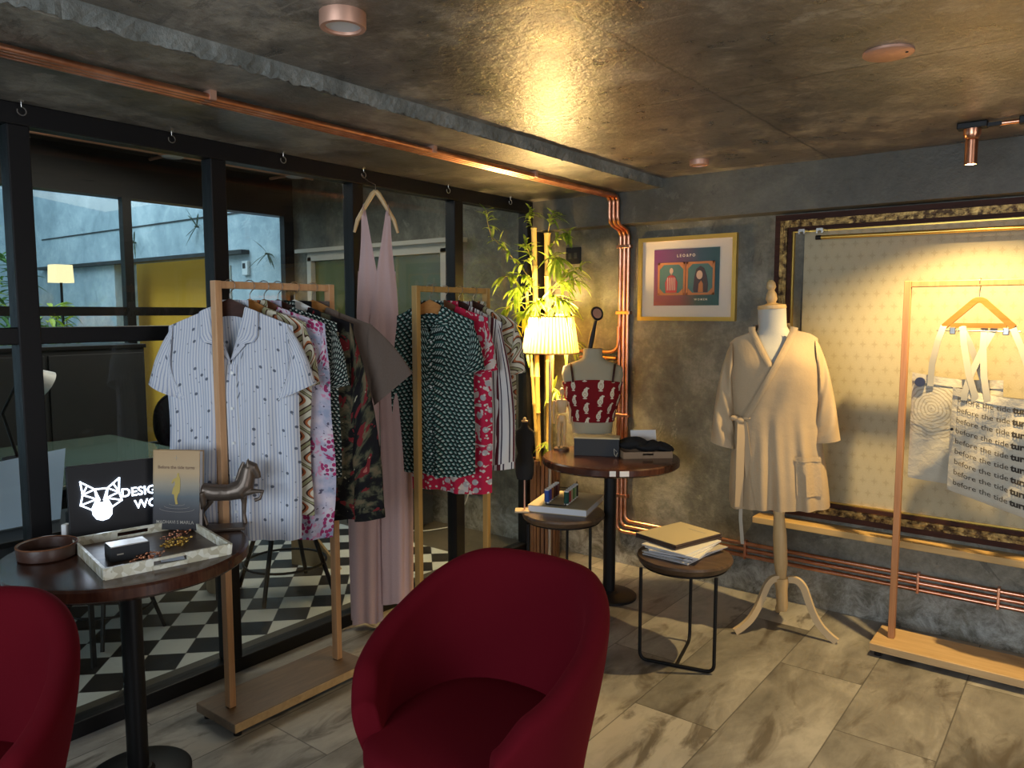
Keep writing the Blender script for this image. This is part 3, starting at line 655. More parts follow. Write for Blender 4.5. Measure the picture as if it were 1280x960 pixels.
# ------------------------------------------------------------------ shirts
def shirt(loc, rz, mat, label, seed, sw=.20, bw=.215, L=.80, dep=.022, sl=.20, sang=24, cw=.17, dip=.20, long=False, nbut=5, pocket=False, group=None, fold=1., slope=.36, collar_w=.058, name='shirt', sleeves=(1, 1), sangs=None):
    t = thing(name, label, 'shirt', loc, rz, group); rnd_ = random.Random(seed)
    p1, p2, k1 = rnd_.random() * 6, rnd_.random() * 6, rnd_.choice((3, 4, 3.5))
    nr = .062
    def Wd(v): return lerp(sw, bw, sm(v / .30)) * (1 + .02 * math.sin(v * 9 + p1))
    def ztop(x, front):
        ax = abs(x); z = -.020 - slope * max(0, ax - nr)
        if front and ax < nr: z -= dip * (1 - ax / nr) ** .9
        return z
    def surf(u, v, side):
        x = u * Wd(v) + .006 * math.sin(v * 7 + p2) * v; zt = ztop(u * sw, side < 0)
        if v == 0 and abs(u * sw) < nr: pass
        z = lerp(zt, -L + .012 * math.cos(u * 3 + p1), v)
        d = max(dep * (.30 + .70 * sm(v / .22)), .0105) * max(0, 1 - abs(u) ** 2.6) ** .5
        fo_ = fold * (.010 * math.sin(k1 * PI * u + p1 + 1.2 * v) + .006 * math.sin(2.3 * k1 * PI * u + p2)) * sm(v * 1.3) * (1 - abs(u) ** 4)
        return V((x, side * max(.004, d) * (1 if abs(u) < .999 else 0) + fo_, z))
    b = MB()
    for side in (-1, 1):
        b.grid(lambda u, v: surf(u * 2 - 1, v, side), 49, 26, uv=lambda u, v: (u * 2 * bw + (0 if side < 0 else .33), lerp(-.02, -L, v) + .3))
    link('body', b, mat, t, 60)
    for sgn, on in zip((-1, 1), sleeves):
        if not on: continue
        A_ = math.radians((sangs[0] if sgn < 0 else sangs[1]) if sangs else sang)
        P0 = V((sgn * sw * .93, 0, ztop(sw * .93, False) + .002)); dr = V((sgn * math.sin(A_), 0, -math.cos(A_)))
        Q0 = V((sgn * Wd(.28) * .90, 0, -.27)); pe = V((-sgn * math.cos(A_), 0, -math.sin(A_)))
        P1 = P0 + dr * (sl if not long else sl); Q1 = P1 + pe * cw
        b = MB()
        def slv(u, v, sgn=sgn, P0=P0, Q0=Q0, P1=P1, Q1=Q1):
            a = 2 * PI * u
            Pm = P0.lerp(P1, v) + V((sgn, 0, .35)) * (.012 * math.sin(PI * v) if not long else .03 * math.sin(PI * v)); Qm = Q0.lerp(Q1, v)
            c = (Pm + Qm) / 2; h = (Pm - Qm) / 2; dd = lerp(dep * .62, dep * .95, v) * (1 + .22 * math.sin(3 * a + p1 + 4 * v))
            w_ = .004 * math.sin(v * 21 + a * 2 + p2) * (1 if long else .4)
            return c + h * math.cos(a) + V((0, 1, 0)) * (dd * math.sin(a)) + V((0, w_, 0))
        b.grid(slv, 28, 14 if not long else 26, closed_u=True, uv=lambda u, v: (abs(u - .5) * 2 * cw + .5 * (u > .5), v * sl))
        ob = link('sleeve', b, mat, t, 60)
        b = MB()
        def cuf(u, v):
            p = slv(u, 1); q = slv(u, .955); c_ = (P1 + Q1) / 2
            o_ = (lerp(0, 1, v)); pt = q.lerp(p, o_); return c_.lerp(pt, 1.035) if 0 else pt + (pt - (slv(u, .955 + .045 * o_) + (c_ - pt) * 0)) + (pt - c_).normalized() * .0018
        b.grid(cuf, 28, 3, closed_u=True, uv=lambda u, v: (u * cw * 2, v * .03)); link('hem_band', b, mat, ob, 60)
    # placket on the front centre
    def fr(x, z, off=0.004):
        best = 0; u = max(-1, min(1, x / sw)); v = max(0, min(1, (z - ztop(x, True)) / (-L - ztop(x, True))))
        for _ in range(3): u = max(-.999, min(.999, x / Wd(v)));
        p = surf(u, v, -1); return V((x, p.y - off, z))
    zb = -.02 - dip
    link('placket', MB_grid(lambda u, v: fr(lerp(-.012, .024, u), lerp(zb, -L + .006, v), .0035), 3, 30, lambda u, v: (u * .036 + .11, v * L)), mat, t, 60)
    for k in range(nbut):
        z = lerp(zb - .03, -L + .10, k / max(1, nbut - 1)); p = fr(.006, z, .0055); b = MB(); b.cyl(p, p + V((0, -.0022, 0)), .0052, n=12); link('button', b, 'button', t)
    # collar: a stand behind the neck and two lapels folded down on the chest
    b = MB()
    def stand(u, v):
        a = lerp(0, PI, u); return V((nr * 1.04 * math.cos(a), (dep * .55 + .012) * math.sin(a) - .001, -.020 + lerp(-.006, .026, v) + .004 * math.sin(a)))
    b.grid(stand, 16, 4, uv=lambda u, v: (u * .2, v * .03))
    b.grid(lambda u, v: stand(u, 1) + V((0, .010 * v * math.sin(lerp(0, PI, u)), -.036 * v)), 16, 4, uv=lambda u, v: (u * .2, v * .04 + .4))
    for sgn in (-1, 1):
        def lap(u, v, sgn=sgn):
            # u along the neckline from shoulder to the V, v outward
            xi = sgn * nr * (1 - u) * 1.0; zi = -.014 - dip * (1 - (1 - u)) ** .9 * (1 if u < 1 else 1) * .96 + .016 * (1 - u)
            wv = collar_w * (1 - abs(u - .42) * .9) * (1.12 if u < .62 else lerp(1.12, .5, (u - .62) / .38))
            if .56 < u < .66: wv *= .55
            x = xi + sgn * wv * v; z = zi - .030 * v * (1 - u) - .012 * v + (.02 * v if u > .62 else 0)
            p = fr(x, min(z, ztop(x, False) - .002), .006 + .006 * math.sin(PI * v) + .004 * (1 - u)); return V((p.x, p.y, z if u > .15 else p.z + .006))
        b.grid(lap, 18, 6, uv=lambda u, v: (v * .06 + .7, u * .16))
    link('collar', b, mat, t, 60)
    if pocket:
        link('pocket', MB_grid(lambda u, v: fr(lerp(.055, .15, u), lerp(-.27, -.385, v) + (-.012 * (1 - abs(2 * u - 1)) if v == 1 else 0), .004), 6, 6, lambda u, v: (u * .1 + .2, v * .12)), mat, t, 60)
    return t
def MB_grid(fn, nu, nv, uv=None):
    b = MB(); b.grid(fn, nu, nv, uv=uv); return b

def hung(rackxy, y, z, rz, hm, hl, hg, mat, text, seed, **kw):
    """one shirt on one hanger"""
    hanger((rackxy[0], y, z), rz, hm, hl, hg, hookz=kw.pop('hookz', .075), span=kw.get('sw', .2) * .80)
    return shirt((rackxy[0], y, z), rz, mat, text, seed, **kw)
G1 = 'hangers on the rack by the glass'; G2 = 'hangers on the rack near the corner'; GS1 = 'shirts on the rack by the glass'; GS2 = 'shirts on the rack near the corner'
d2 = math.radians
z1 = 1.612 - .075
hung(R1, 1.545, z1, d2(40), 'dark_wood', 'dark brown wooden hanger inside the pale pinstripe shirt', G1, 'pinstripe', 'pale blue pinstripe short sleeve shirt with small motifs, frontmost on its rack', 1, sw=.215, bw=.235, L=.85, dep=.036, sl=.235, sang=24, cw=.175, dip=.20, pocket=False, group=GS1, slope=.42, fold=1.5)
hung(R1, 1.625, z1, d2(36), 'amber_wood', 'amber wooden hanger just behind the pinstripe shirt', G1, 'retro_wave', 'cream, brown and black wavy retro patterned shirt behind the pinstripe shirt', 2, sw=.205, bw=.215, L=.78, dep=.016, sl=.24, sang=14, cw=.15, dip=.12, group=GS1)
hung(R1, 1.685, z1, d2(36), 'brown_wood', 'mid brown wooden hanger inside the lilac floral shirt', G1, 'lilac_floral', 'lilac shirt with crimson blossoms, third on the rack by the glass', 3, sw=.22, bw=.245, L=.88, dep=.014, sl=.2, sang=6, cw=.14, dip=.12, group=GS1)
hung(R1, 1.745, z1, d2(37), 'dark_wood', 'dark red-brown hanger inside the black speckled shirt', G1, 'black_houndstooth', 'black and green speckled shirt between the lilac floral and dark floral shirts', 4, sw=.215, bw=.225, L=.66, dep=.014, sl=.25, sang=14, cw=.15, dip=.1, group=GS1)
hung(R1, 1.82, z1, d2(40), 'white_hanger', 'white plastic hanger inside the dark floral shirt', G1, 'dark_floral', 'black sheer shirt with red and olive flowers and long sleeves', 5, sw=.225, bw=.225, L=.86, dep=.018, sl=.78, sang=9, cw=.12, dip=.12, long=True, group=GS1)
hung(R1, 1.905, z1, d2(42), 'amber_wood', 'amber wooden hanger inside the brown shirt, last on its rack', G1, 'taupe', 'plain brown short sleeve shirt hanging last on the rack by the glass', 6, sw=.235, bw=.22, L=.74, dep=.018, sl=.26, sang=40, cw=.20, dip=.12, group=GS1, slope=.38)
z2 = 1.622 - .075
hung(R2, 2.565, z2, d2(34), 'amber_wood', 'amber wooden hanger inside the green houndstooth shirt', G2, 'green_houndstooth', 'green and black houndstooth short sleeve shirt, frontmost on its rack', 7, sw=.20, bw=.205, L=.80, dep=.030, sl=.24, sang=16, cw=.15, dip=.13, pocket=False, nbut=6, group=GS2, slope=.46, fold=1.5)
hung(R2, 2.665, z2, d2(32), 'brown_wood', 'brown wooden hanger inside the red floral shirt', G2, 'red_floral', 'crimson shirt with white flowers behind the green houndstooth shirt', 8, sw=.20, bw=.225, L=.90, dep=.022, sl=.26, sang=14, cw=.15, dip=.15, group=GS2)
hung(R2, 2.765, z2, d2(32), 'dark_wood', 'dark brown hanger inside the striped shirt', G2, 'bold_stripe', 'white shirt with bold maroon and navy stripes and long sleeves', 9, sw=.21, bw=.20, L=.80, dep=.024, sl=.72, sang=6, cw=.12, dip=.12, long=True, group=GS2, slope=.5)
hung(R2, 2.87, z2, d2(32), 'dark_wood', 'dark brown hanger inside the last wavy shirt near the lamp', G2, 'retro_wave', 'wavy brown and cream shirt hanging last on the rack near the lamp', 10, sw=.22, bw=.21, L=.74, dep=.024, sl=.26, sang=12, cw=.15, dip=.12, group=GS2, slope=.46)

# ------------------------------------------------------------------ pink jumpsuit hanging from the ceiling
JX, JY, JZ = -2.655, 2.42, 2.05
jr = d2(47)
t = thing('clothes_hanger', 'pale wooden hanger carrying the pink jumpsuit from a ceiling hook', 'hanger', (JX, JY, JZ), jr)
b = MB()
for s_ in (-1, 1): b.tube([(0, 0, 0), (s_ * .014, 0, -.012), (s_ * .048, 0, -.07), (s_ * .082, 0, -.13), (s_ * .098, 0, -.185)], [.011, .012, .010, .010, .006], 10)
link('hanger_body', b, 'stand_wood', t, 60)
hk = V((GX + .045 - JX, 2.44 - JY, SZ - .045 - JZ)); c_, s_ = math.cos(-jr), math.sin(-jr); hl = V((hk.x * c_ - hk.y * s_, hk.x * s_ + hk.y * c_, hk.z))
link('hook', MB().tube([(0, 0, -.005), (0, 0, .03), (hl.x * .6, hl.y * .6, hl.z * .7), (hl.x, hl.y, hl.z), (hl.x * 1.1, hl.y * 1.1, hl.z + .012)], .0018, 6), 'steel', t, 60)
t = thing('jumpsuit', 'pale pink sleeveless jumpsuit with deep crossed V neck hanging in front of the glass', 'jumpsuit', (JX, JY, JZ), jr)
def jw(z):   # half width
    pts = [(-.10, .068), (-.30, .082), (-.55, .095), (-.8, .088), (-1.1, .106), (-1.6, .12), (-2.0, .115)]
    for (a, wa), (c, wc) in zip(pts, pts[1:]):
        if z >= c: return lerp(wa, wc, (a - z) / (a - c)) if z < a else wa
    return pts[-1][1]
b = MB()
for s_ in (-1, 1):
    def half(u, v, s_=s_):
        z = lerp(-.082, -.72, v); xo = s_ * lerp(.066, jw(z), sm(v * 1.6)); xi = s_ * lerp(.046, -.045, min(1, v * 1.15))
        x = lerp(xo, xi, u); y = -.020 * math.sin(PI * min(1, u * .5 + .12)) * sm(v * 3) - (.004 if s_ > 0 else 0) * v + .006 * math.sin(u * 11 + v * 3) * v
        return (x, y - .006, z)
    b.grid(half, 22, 26, uv=lambda u, v: (u * .15, v * .6))
    b.grid(lambda u, v, s_=s_: (lerp(s_ * .066, s_ * .046, u) , .010 + .006 * math.sin(PI * u), lerp(-.082, -.38, v)), 6, 8)
link('bodice', b, 'pink_crepe', t, 60)
b = MB(); b.grid(lambda u, v: (lerp(-1, 1, u) * jw(lerp(-.36, -.72, v)), .018 * math.sin(PI * u) + .004 * math.sin(u * 17), lerp(-.36, -.72, v)), 22, 12, uv=lambda u, v: (u * .2, v * .4)); link('back_panel', b, 'pink_crepe', t, 60)
for s_, zb, nm in ((-1, -2.015, 'leg'), (1, -1.93, 'leg')):
    def leg(u, v, s_=s_, zb=zb):
        a = 2 * PI * u; z = lerp(-.70, zb, v); tt = sm(v * 1.7)
        cx_ = s_ * lerp(.052, .075, tt); rx = lerp(.052, .068, tt) ; ry = lerp(.024, .045, tt)
        fo = 1 + .13 * math.sin(5 * a + s_ + 2 * v) * sm(v * 1.4) + .06 * math.sin(9 * a + 1.3 * v)
        return (cx_ + rx * math.cos(a) * fo, ry * math.sin(a) * fo + (-.004 if s_ < 0 else .004), z + .006 * math.sin(3 * a))
    link('leg', MB_grid_c(leg) if False else (lambda bb: (bb.grid(leg, 44, 30, closed_u=True, uv=lambda u, v: (u * .4, v * 1.3)), bb)[1])(MB()), 'pink_crepe', t, 60)
b = MB()
for s_ in (-1, 1): b.strip([(s_ * .054, -.014, -.11), (s_ * .056, -.014, -.085), (s_ * .058, 0, -.068), (s_ * .056, .014, -.085), (s_ * .054, .012, -.13)], .022, .002, (s_ * .3, 0, 1) if 0 else (s_ * 1, 0, .2))
link('strap', b, 'pink_crepe', t, 60)

# ------------------------------------------------------------------ mannequin with robe
MX, MY = -1.118, 3.545
mr = d2(20)
t = thing('mannequin', 'tailor mannequin with white neck on a turned wooden tripod stand', 'mannequin', (MX, MY, 0), mr)
TL = M4.Rotation(-d2(3.6), 4, 'Y')       # the stand leans a little to the left
TLi = M4.Rotation(-d2(3.6), 4, 'Y')
def mm(): b = MB(); b.T = TL; return b
b = mm(); b.lathe([(.020, .10), (.026, .12), (.027, .20), (.033, .24), (.034, .258), (.024, .262), (.025, .28), (.031, .33), (.031, .46), (.024, .56), (.026, .57), (.026, .60), (.020, .61), (.020, .72)], n=28); link('pole', b, 'stand_wood', t, 50)
for k, an in enumerate((d2(205), d2(-18), d2(95))):
    b = MB(); dirv = V((math.cos(an), math.sin(an), 0)); ln = .235
    def lg(v):  # S-shaped cabriole leg: (out, height)
        return [(0.018, .255), (.055, .262), (.085, .235), (.105, .18), (.13, .115), (.165, .06), (.205, .028), (.235, .010)][v]
    pts = [dirv * (lg(i)[0] * 1.02) + V((0, 0, lg(i)[1])) for i in range(8)]
    b.strip(bend(pts, .03, 3), .030, .020, V((-dirv.y, dirv.x, 0))); link('leg', b, 'pale_wood_legs' if k != 2 else 'stand_wood', t, 50)
# torso: neck, shoulders, chest
def loft(b, secs, n=36, uv=False):
    rings = []
    for (z, cx_, cy_, rx, ry, p) in secs:
        R_ = []
        for i in range(n):
            a = 2 * PI * i / n; ca, sa = math.cos(a), math.sin(a)
            R_.append(b.v((cx_ + rx * math.copysign(abs(ca) ** (2 / p), ca), cy_ + ry * math.copysign(abs(sa) ** (2 / p), sa), z)))
        rings.append(R_)
    for A, B in zip(rings, rings[1:]):
        for i in range(n): b.f([A[i], A[(i + 1) % n], B[(i + 1) % n], B[i]])
    b.f(rings[0][::-1]); b.f(rings[-1]); return b
b = mm(); loft(b, [(.70, 0, 0, .10, .08, 2.2), (.78, 0, 0, .145, .10, 2.2), (.92, 0, 0, .15, .105, 2.2), (1.05, 0, 0, .115, .085, 2.2), (1.2, 0, -.005, .14, .10, 2.3), (1.29, 0, 0, .165, .095, 2.3), (1.345, 0, .005, .165, .075, 2.3), (1.385, 0, .008, .115, .06, 2.2), (1.41, 0, .008, .075, .06, 2), (1.44, 0, .006, .062, .058, 2), (1.52, 0, 0, .062, .06, 2)])
link('torso', b, 'cream_cloth', t, 50)
b = mm(); b.lathe([(.062, 1.52), (.064, 1.525), (.062, 1.537), (.03, 1.543), (.018, 1.55), (.026, 1.565), (.022, 1.59), (.014, 1.605), (.022, 1.62), (.018, 1.64), (.008, 1.652)], n=28); link('neck_cap', b, 'stand_wood', t, 50)

t = thing('robe', 'beige wrap robe tied at the waist, worn by the mannequin', 'robe', (MX, MY, 0), mr)
NR = .075
def rsurf(u, v, side, off=0.):
    """u -1..1 across, v 0..1 down; side -1 front, +1 back"""
    hw = lerp(.192, .205, sm(v / .25)); hw = lerp(hw, .195, sm((v - .2) / .25)); hw = lerp(hw, .222, sm((v - .5) / .5))
    x = u * hw; ax = abs(u * .192)
    zt = 1.425 - .30 * max(0, ax - NR) - .55 * max(0, ax - .165) ** 1.0
    zb = .615 + .012 * math.sin(u * 5)
    z = lerp(zt, zb, v)
    d = lerp(.055, .112, sm(v / .2)); d = lerp(d, .10, sm((v - .25) / .2)); d = lerp(d, .125, sm((v - .5) / .5))
    dd = d * max(0, 1 - abs(u) ** 2.4) ** .5
    fo = (.010 * math.sin(4.2 * PI * u + .6) + .007 * math.sin(7 * PI * u + 2)) * sm((v - .38) / .5) + .004 * math.sin(9 * u + 14 * v) * (1 - abs(u)) * sm(v * 4)
    return V((x, side * (dd + fo + off) if abs(u) < .999 else 0, z))
b = mm(); b.grid(lambda u, v: rsurf(u * 2 - 1, v, 1), 49, 30, uv=lambda u, v: (u * .45, v * .8)); link('back_panel', b, 'robe_linen', t, 60)
# V opening: edges run from the neck sides to the knot at the left waist
KX, KZ = -.155, 1.02
def edgeL(z): return lerp(-NR, -.02, (1.425 - z) / .22) if z > 1.205 else lerp(-.02, .04, (1.205 - z) / .6)  # under layer edge
def frontpt(x, z, off=0.):
    lo, hi = 0., 1.
    u = max(-.998, min(.998, x / .2))
    for _ in range(12):
        v = (lo + hi) / 2; p = rsurf(max(-.998, min(.998, x / .2)), v, -1)
        if p.z > z: lo = v
        else: hi = v
    v = (lo + hi) / 2
    hw = rsurf(.5, v, -1).x / .5; u = max(-.998, min(.998, x / hw)); p = rsurf(u, v, -1, off); return V((x, p.y, z))
def right_edge(z):     # overlapping edge of the wearer's left panel, going down to the knot
    if z > KZ: tt = (1.425 - z) / (1.425 - KZ); return lerp(NR, KX, tt ** 1.05)
    return lerp(KX, -.10, (KZ - z) / .4)
def panelR(u, v):
    z0 = 1.425; hwv = rsurf(.9999, v, -1); xo = rsurf(1, v, -1).x; zz = rsurf(1, v, -1).z
    zi = lerp(1.425, .61, v); xi = right_edge(zi)
    uu = u; x = lerp(xi, xo, uu); z = lerp(zi, zz, uu ** 2) if v < .3 else lerp(zi, zz, uu)
    zmax = rsurf(max(-1, min(1, x / .192)), 0, -1).z; z = min(z, zmax)
    p = frontpt(x, z, .006) if uu < .995 else rsurf(1, v, -1)
    return p
b = mm(); b.grid(panelR, 36, 40, uv=lambda u, v: (u * .3, v * .8)); link('front_panel', b, 'robe_linen', t, 60)
def panelL(u, v):
    xo = -rsurf(1, v, -1).x; zz = rsurf(1, v, -1).z; zi = lerp(1.425, .615, v)
    xi = lerp(-NR, .06, (1.425 - zi) / .30) if zi > 1.125 else .06
    x = lerp(xo, xi, u); z = lerp(zz, zi, u ** .5) if v < .3 else lerp(zz, zi, u)
    zmax = rsurf(max(-1, min(1, x / .192)), 0, -1).z; z = min(z, zmax)
    return frontpt(x, z, 0) if u > .005 else rsurf(-1, v, -1)
b = mm(); b.grid(panelL, 36, 40, uv=lambda u, v: (u * .3, v * .8)); link('front_panel', b, 'robe_linen', t, 60)
# folded neckband
def bandR(u, v):
    z = lerp(1.445, KZ + .01, v); x = right_edge(min(z, 1.425)) + (.002 if z < 1.425 else 0) + lerp(0, .032, u)
    zmax = rsurf(max(-1, min(1, x / .192)), 0, -1).z + .014; return frontpt(x, min(z, 1.42), .012 + .004 * math.sin(PI * u)) + V((0, .0, max(0, min(z, zmax) - 1.42)))
b = mm(); b.grid(bandR, 5, 30); 
def bandL(u, v):
    z = lerp(1.445, 1.265, v); x = lerp(-NR, .055, max(0, (1.425 - z)) / .30) - lerp(0, .03, u); return frontpt(x, min(z, 1.42), .005 + .004 * math.sin(PI * u)) + V((0, 0, max(0, z - 1.42)))
b.grid(bandL, 5, 24)
b.grid(lambda u, v: (NR * 1.02 * math.cos(lerp(0, PI, u)), .066 * math.sin(lerp(0, PI, u)), 1.425 + .026 * v), 18, 4)
link('neckband', b, 'robe_linen', t, 60)
for s_ in (-1, 1):
    P0 = V((s_ * .178, .0, 1.385)); P1 = V((s_ * (.295 if s_ < 0 else .272), -.03, .915)); Q0 = V((s_ * .185, .0, 1.16)); Q1 = P1 + V((-s_ * .115, 0, -.035 * (1 if s_ < 0 else .3)))
    def slv(u, v, P0=P0, P1=P1, Q0=Q0, Q1=Q1, s_=s_):
        a = 2 * PI * u; Pm = P0.lerp(P1, v) + V((s_, 0, .2)) * (.022 * math.sin(PI * v ** .7)); Qm = Q0.lerp(Q1, v)
        dd = lerp(.055, .052, v) * (1 + .10 * math.sin(3 * a + 5 * v)); return (Pm + Qm) / 2 + (Pm - Qm) / 2 * math.cos(a) + V((0, dd * math.sin(a) + .006 * math.sin(16 * v + 2 * a), 0))
    b = mm(); b.grid(slv, 32, 28, closed_u=True, uv=lambda u, v: (u * .4, v * .5)); link('sleeve', b, 'robe_linen', t, 60)
kp = frontpt(KX, KZ, .018)
b = mm(); b.ball(kp, .020, 1.25, .8, .9); b.ball(kp + V((.028, -.004, .010)), .016, 1.3, .7, .7); b.ball(kp + V((-.026, -.0, .012)), .017, 1.2, .7, .8); link('knot', b, 'robe_linen', t, 60)
b = mm()
b.strip([kp + V((.004, -.006, -.006)), kp + V((-.004, -.018, -.12)), kp + V((-.012, -.014, -.26)), kp + V((-.022, -.02, -.40))], .036, .004, (.3, -1, 0))
b.strip([kp + V((.012, -.002, -.006)), kp + V((.022, -.012, -.12)), kp + V((.03, -.008, -.24)), kp + V((.042, -.012, -.36))], .034, .004, (-.3, -1, 0))
link('tie', b, 'robe_linen', t, 60)
b = mm(); b.strip([(-.165, -.05, .70), (-.172, -.052, .55), (-.168, -.05, .43)], .016, .002, (0, -1, .0)); link('inner_tie', b, 'strap_webbing', t, 60)
b = mm(); b.grid(lambda u, v: frontpt(lerp(.075, .185, u), lerp(.855, .68, v) - .012 * u, .012), 9, 9); b.grid(lambda u, v: frontpt(lerp(.074, .186, u), lerp(.858, .835, v) - .012 * u, .015), 9, 3); link('pocket', b, 'robe_linen', t, 60)

# ------------------------------------------------------------------ tables and stools
def pedestal_table(loc, R, h, label, base_r=.15, rim=.045):
    t = thing('pedestal_table', label, 'table', (loc[0], loc[1], 0))
    link('table_top', MB().lathe([(R - .012, h - rim), (R, h - rim + .01), (R, h - .008), (R - .006, h - .001), (R - .02, h)], n=72), 'table_wood', t, 40)
    link('column', MB().lathe([(.032, .03), (.032, h - rim)], n=28), 'black_metal', t, 50)
    link('base_plate', MB().lathe([(base_r, 0), (base_r, .012), (base_r - .01, .018), (.05, .024), (.04, .035)], n=48), 'black_metal', t, 40)
    link('collar', MB().lathe([(.07, h - rim - .012), (.07, h - rim - .0005)], n=28), 'black_metal', t, 40)
    return t
pedestal_table((-2.395, 1.118), .36, .755, 'round dark wood pedestal table at left carrying the lit fox sign', .16)
pt = pedestal_table((-2.00, 3.43), .355, .755, 'round dark wood pedestal table in the corner carrying the paisley bust', .145)
for a, w_ in ((-58, .03), (-49, .045)): link('rim_label', MB().box((.356 * math.cos(d2(a)), .356 * math.sin(d2(a)), .735), (.003, w_, .026), rz=d2(a)), 'label_white', pt)
def wire_stool(loc, R, h, rz, label):
    t = thing('side_stool', label, 'stool', (loc[0], loc[1], 0), rz)
    link('seat', MB().lathe([(R - .03, h - .045), (R - .008, h - .03), (R, h - .012), (R - .004, h - .002), (R - .03, h)], n=56), 'stool_wood', t, 40)
    r = R * .88; w = .158; y0 = -.13
    fr_ = bend([(-w, y0, h - .042), (-w, y0, .008), (w, y0, .008), (w, y0, h - .042)], .035)
    link('front_frame', MB().tube(fr_, .0075, 10), 'black_metal', t, 60)
    link('rear_leg', MB().tube(bend([(0, y0, .008), (0, .15, .008), (0, .15, h - .042)], .04), .0075, 10), 'black_metal', t, 60)
    link('rim_ring', MB().tube([(r * math.cos(a), r * math.sin(a), h - .044) for a in [k * 2 * PI / 40 for k in range(40)]], .004, 8, closed=True), 'black_metal', t, 60)
    return t
wire_stool((-1.385, 3.02), .205, .455, d2(13), 'small round dark wood stool with black wire legs carrying magazines')
wire_stool((-2.165, 3.235), .215, .475, d2(25), 'small round wood stool with black wire legs under the corner table')

# ------------------------------------------------------------------ red tub chairs
def tub_chair(loc, rz, label):
    t = thing('tub_chair', label, 'armchair', (loc[0], loc[1], 0), rz)
    A0 = d2(142)          # shell half angle around the back (0 = back, local +y)
    def rimh(a):
        s_ = abs(a) / A0; return lerp(.795, .575, sm((s_ - .18) / .82)) - .06 * sm((s_ - .86) / .14)
    def shell(a, hz, k):
        # k=0 outer, 1 inner ; hz 0 bottom..1 rim
        top = rimh(a); z = lerp(.27, top, hz)
        rx = lerp(.25, .318, sm(hz * .9 + .1) ) ; ry = lerp(.25, .318, sm(hz * .9 + .1))
        if k: rx -= .062 * lerp(1.25, 1, hz); ry -= .062 * lerp(1.45, 1, hz)
        s_, c_ = math.sin(a), math.cos(a); p = 2.3
        x = rx * math.copysign(abs(s_) ** (2 / p), s_); y = ry * math.copysign(abs(c_) ** (2 / p), c_)
        if hz > .6 and abs(a) < 1.2: y += .02 * (hz - .6) * math.cos(a)
        return V((x, y, z))
    NV = 12; prof = [(0, i / NV) for i in range(NV + 1)] + [(.5, 1.0)] + [(1, 1 - i / NV) for i in range(NV + 1)]
    def fn(u, v):
        a = lerp(-A0, A0, u); idx = v * (len(prof) - 1); i = int(round(idx)); k, hz = prof[i]
        if k == .5: p = (shell(a, 1, 0) + shell(a, 1, 1)) / 2 + V((0, 0, .020)); return p
        return shell(a, hz, k) + (V((0, 0, .012)) * 0)
    b = MB(); vs = b.grid(fn, 73, len(prof)); b.f(vs[0]); b.f(vs[-1][::-1])
    o = link('shell', b, 'velvet', t, 75)
    md = o.modifiers.new('soft', 'SUBSURF'); md.levels = 1; md.render_levels = 2
    b = MB()
    def seat(u, v):
        a = 2 * PI * u; r = [.0, .5, .85, .96, 1.0, .98, .9][min(6, int(round(v * 6)))]; z = [.47, .468, .458, .445, .42, .36, .33][min(6, int(round(v * 6)))]
        p = 2.8; s_, c_ = math.sin(a), math.cos(a)
        return (.245 * r * math.copysign(abs(s_) ** (2 / p), s_), (.268 * r) * math.copysign(abs(c_) ** (2 / p), c_) - .035, z)
    b.grid(seat, 48, 7, closed_u=True); o = link('seat_cushion', b, 'velvet', t, 75); md = o.modifiers.new('soft', 'SUBSURF'); md.levels = 1; md.render_levels = 2
    b = MB(); loft(b, [(.25, 0, -.01, .22, .22, 2.6), (.27, 0, -.01, .25, .25, 2.6), (.335, 0, -.03, .25, .255, 2.6)]); link('seat_base', b, 'velvet', t, 60)
    for sx in (-1, 1):
        for sy in (-1, 1): link('leg', MB().tube([(sx * .17, sy * .17, .26), (sx * .21, sy * .21, 0)], [.018, .011], 14), 'dark_wood', t, 60)
    return t
tub_chair((-1.225, 1.455), d2(4), 'red velvet tub chair in the foreground at the centre of the room')
tub_chair((-2.00, .455), d2(52), 'red velvet tub chair cut off by the left edge of the picture')

# ------------------------------------------------------------------ floor lamp, bamboo, corner table things
LX, LY = -2.50, 3.595
t = thing('floor_lamp', 'lit floor lamp with pleated cream drum shade in the corner among the bamboo', 'lamp', (LX, LY, 0))
link('base', MB().lathe([(.11, 0), (.11, .012), (.10, .02), (.02, .026)], n=40), 'black_metal', t, 40)
link('pole', MB().lathe([(.009, .02), (.009, 1.30)], n=16), 'steel', t, 60)
def shd(u, v):
    a = 2 * PI * u; r = lerp(.162, .130, v) * (1 + .020 * math.cos(a * 44)); return (r * math.cos(a), r * math.sin(a), lerp(1.272, 1.478, v))
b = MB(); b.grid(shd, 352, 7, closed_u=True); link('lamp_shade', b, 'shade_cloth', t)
for z, r, nm in ((1.272, .163, 'shade_trim'), (1.478, .131, 'shade_trim')):
    link(nm, MB().tube([(r * math.cos(a), r * math.sin(a), z) for a in [k * 2 * PI / 60 for k in range(60)]], .004, 8, closed=True), 'kraft', t, 60)
b = MB()
for k in range(3): a = k * 2 * PI / 3; b.cyl((0, 0, 1.30), (.160 * math.cos(a), .160 * math.sin(a), 1.275), .0018, n=6)
link('shade_spider', b, 'steel', t)
link('bulb', MB().ball((0, 0, 1.365), .028, 1, 1, 1.25), 'bulb_glow', t, 60)
lamp('floor_lamp_light', 'POINT', (LX, LY, 1.42), 88, (1, .64, .26), shadow_soft_size=.045)

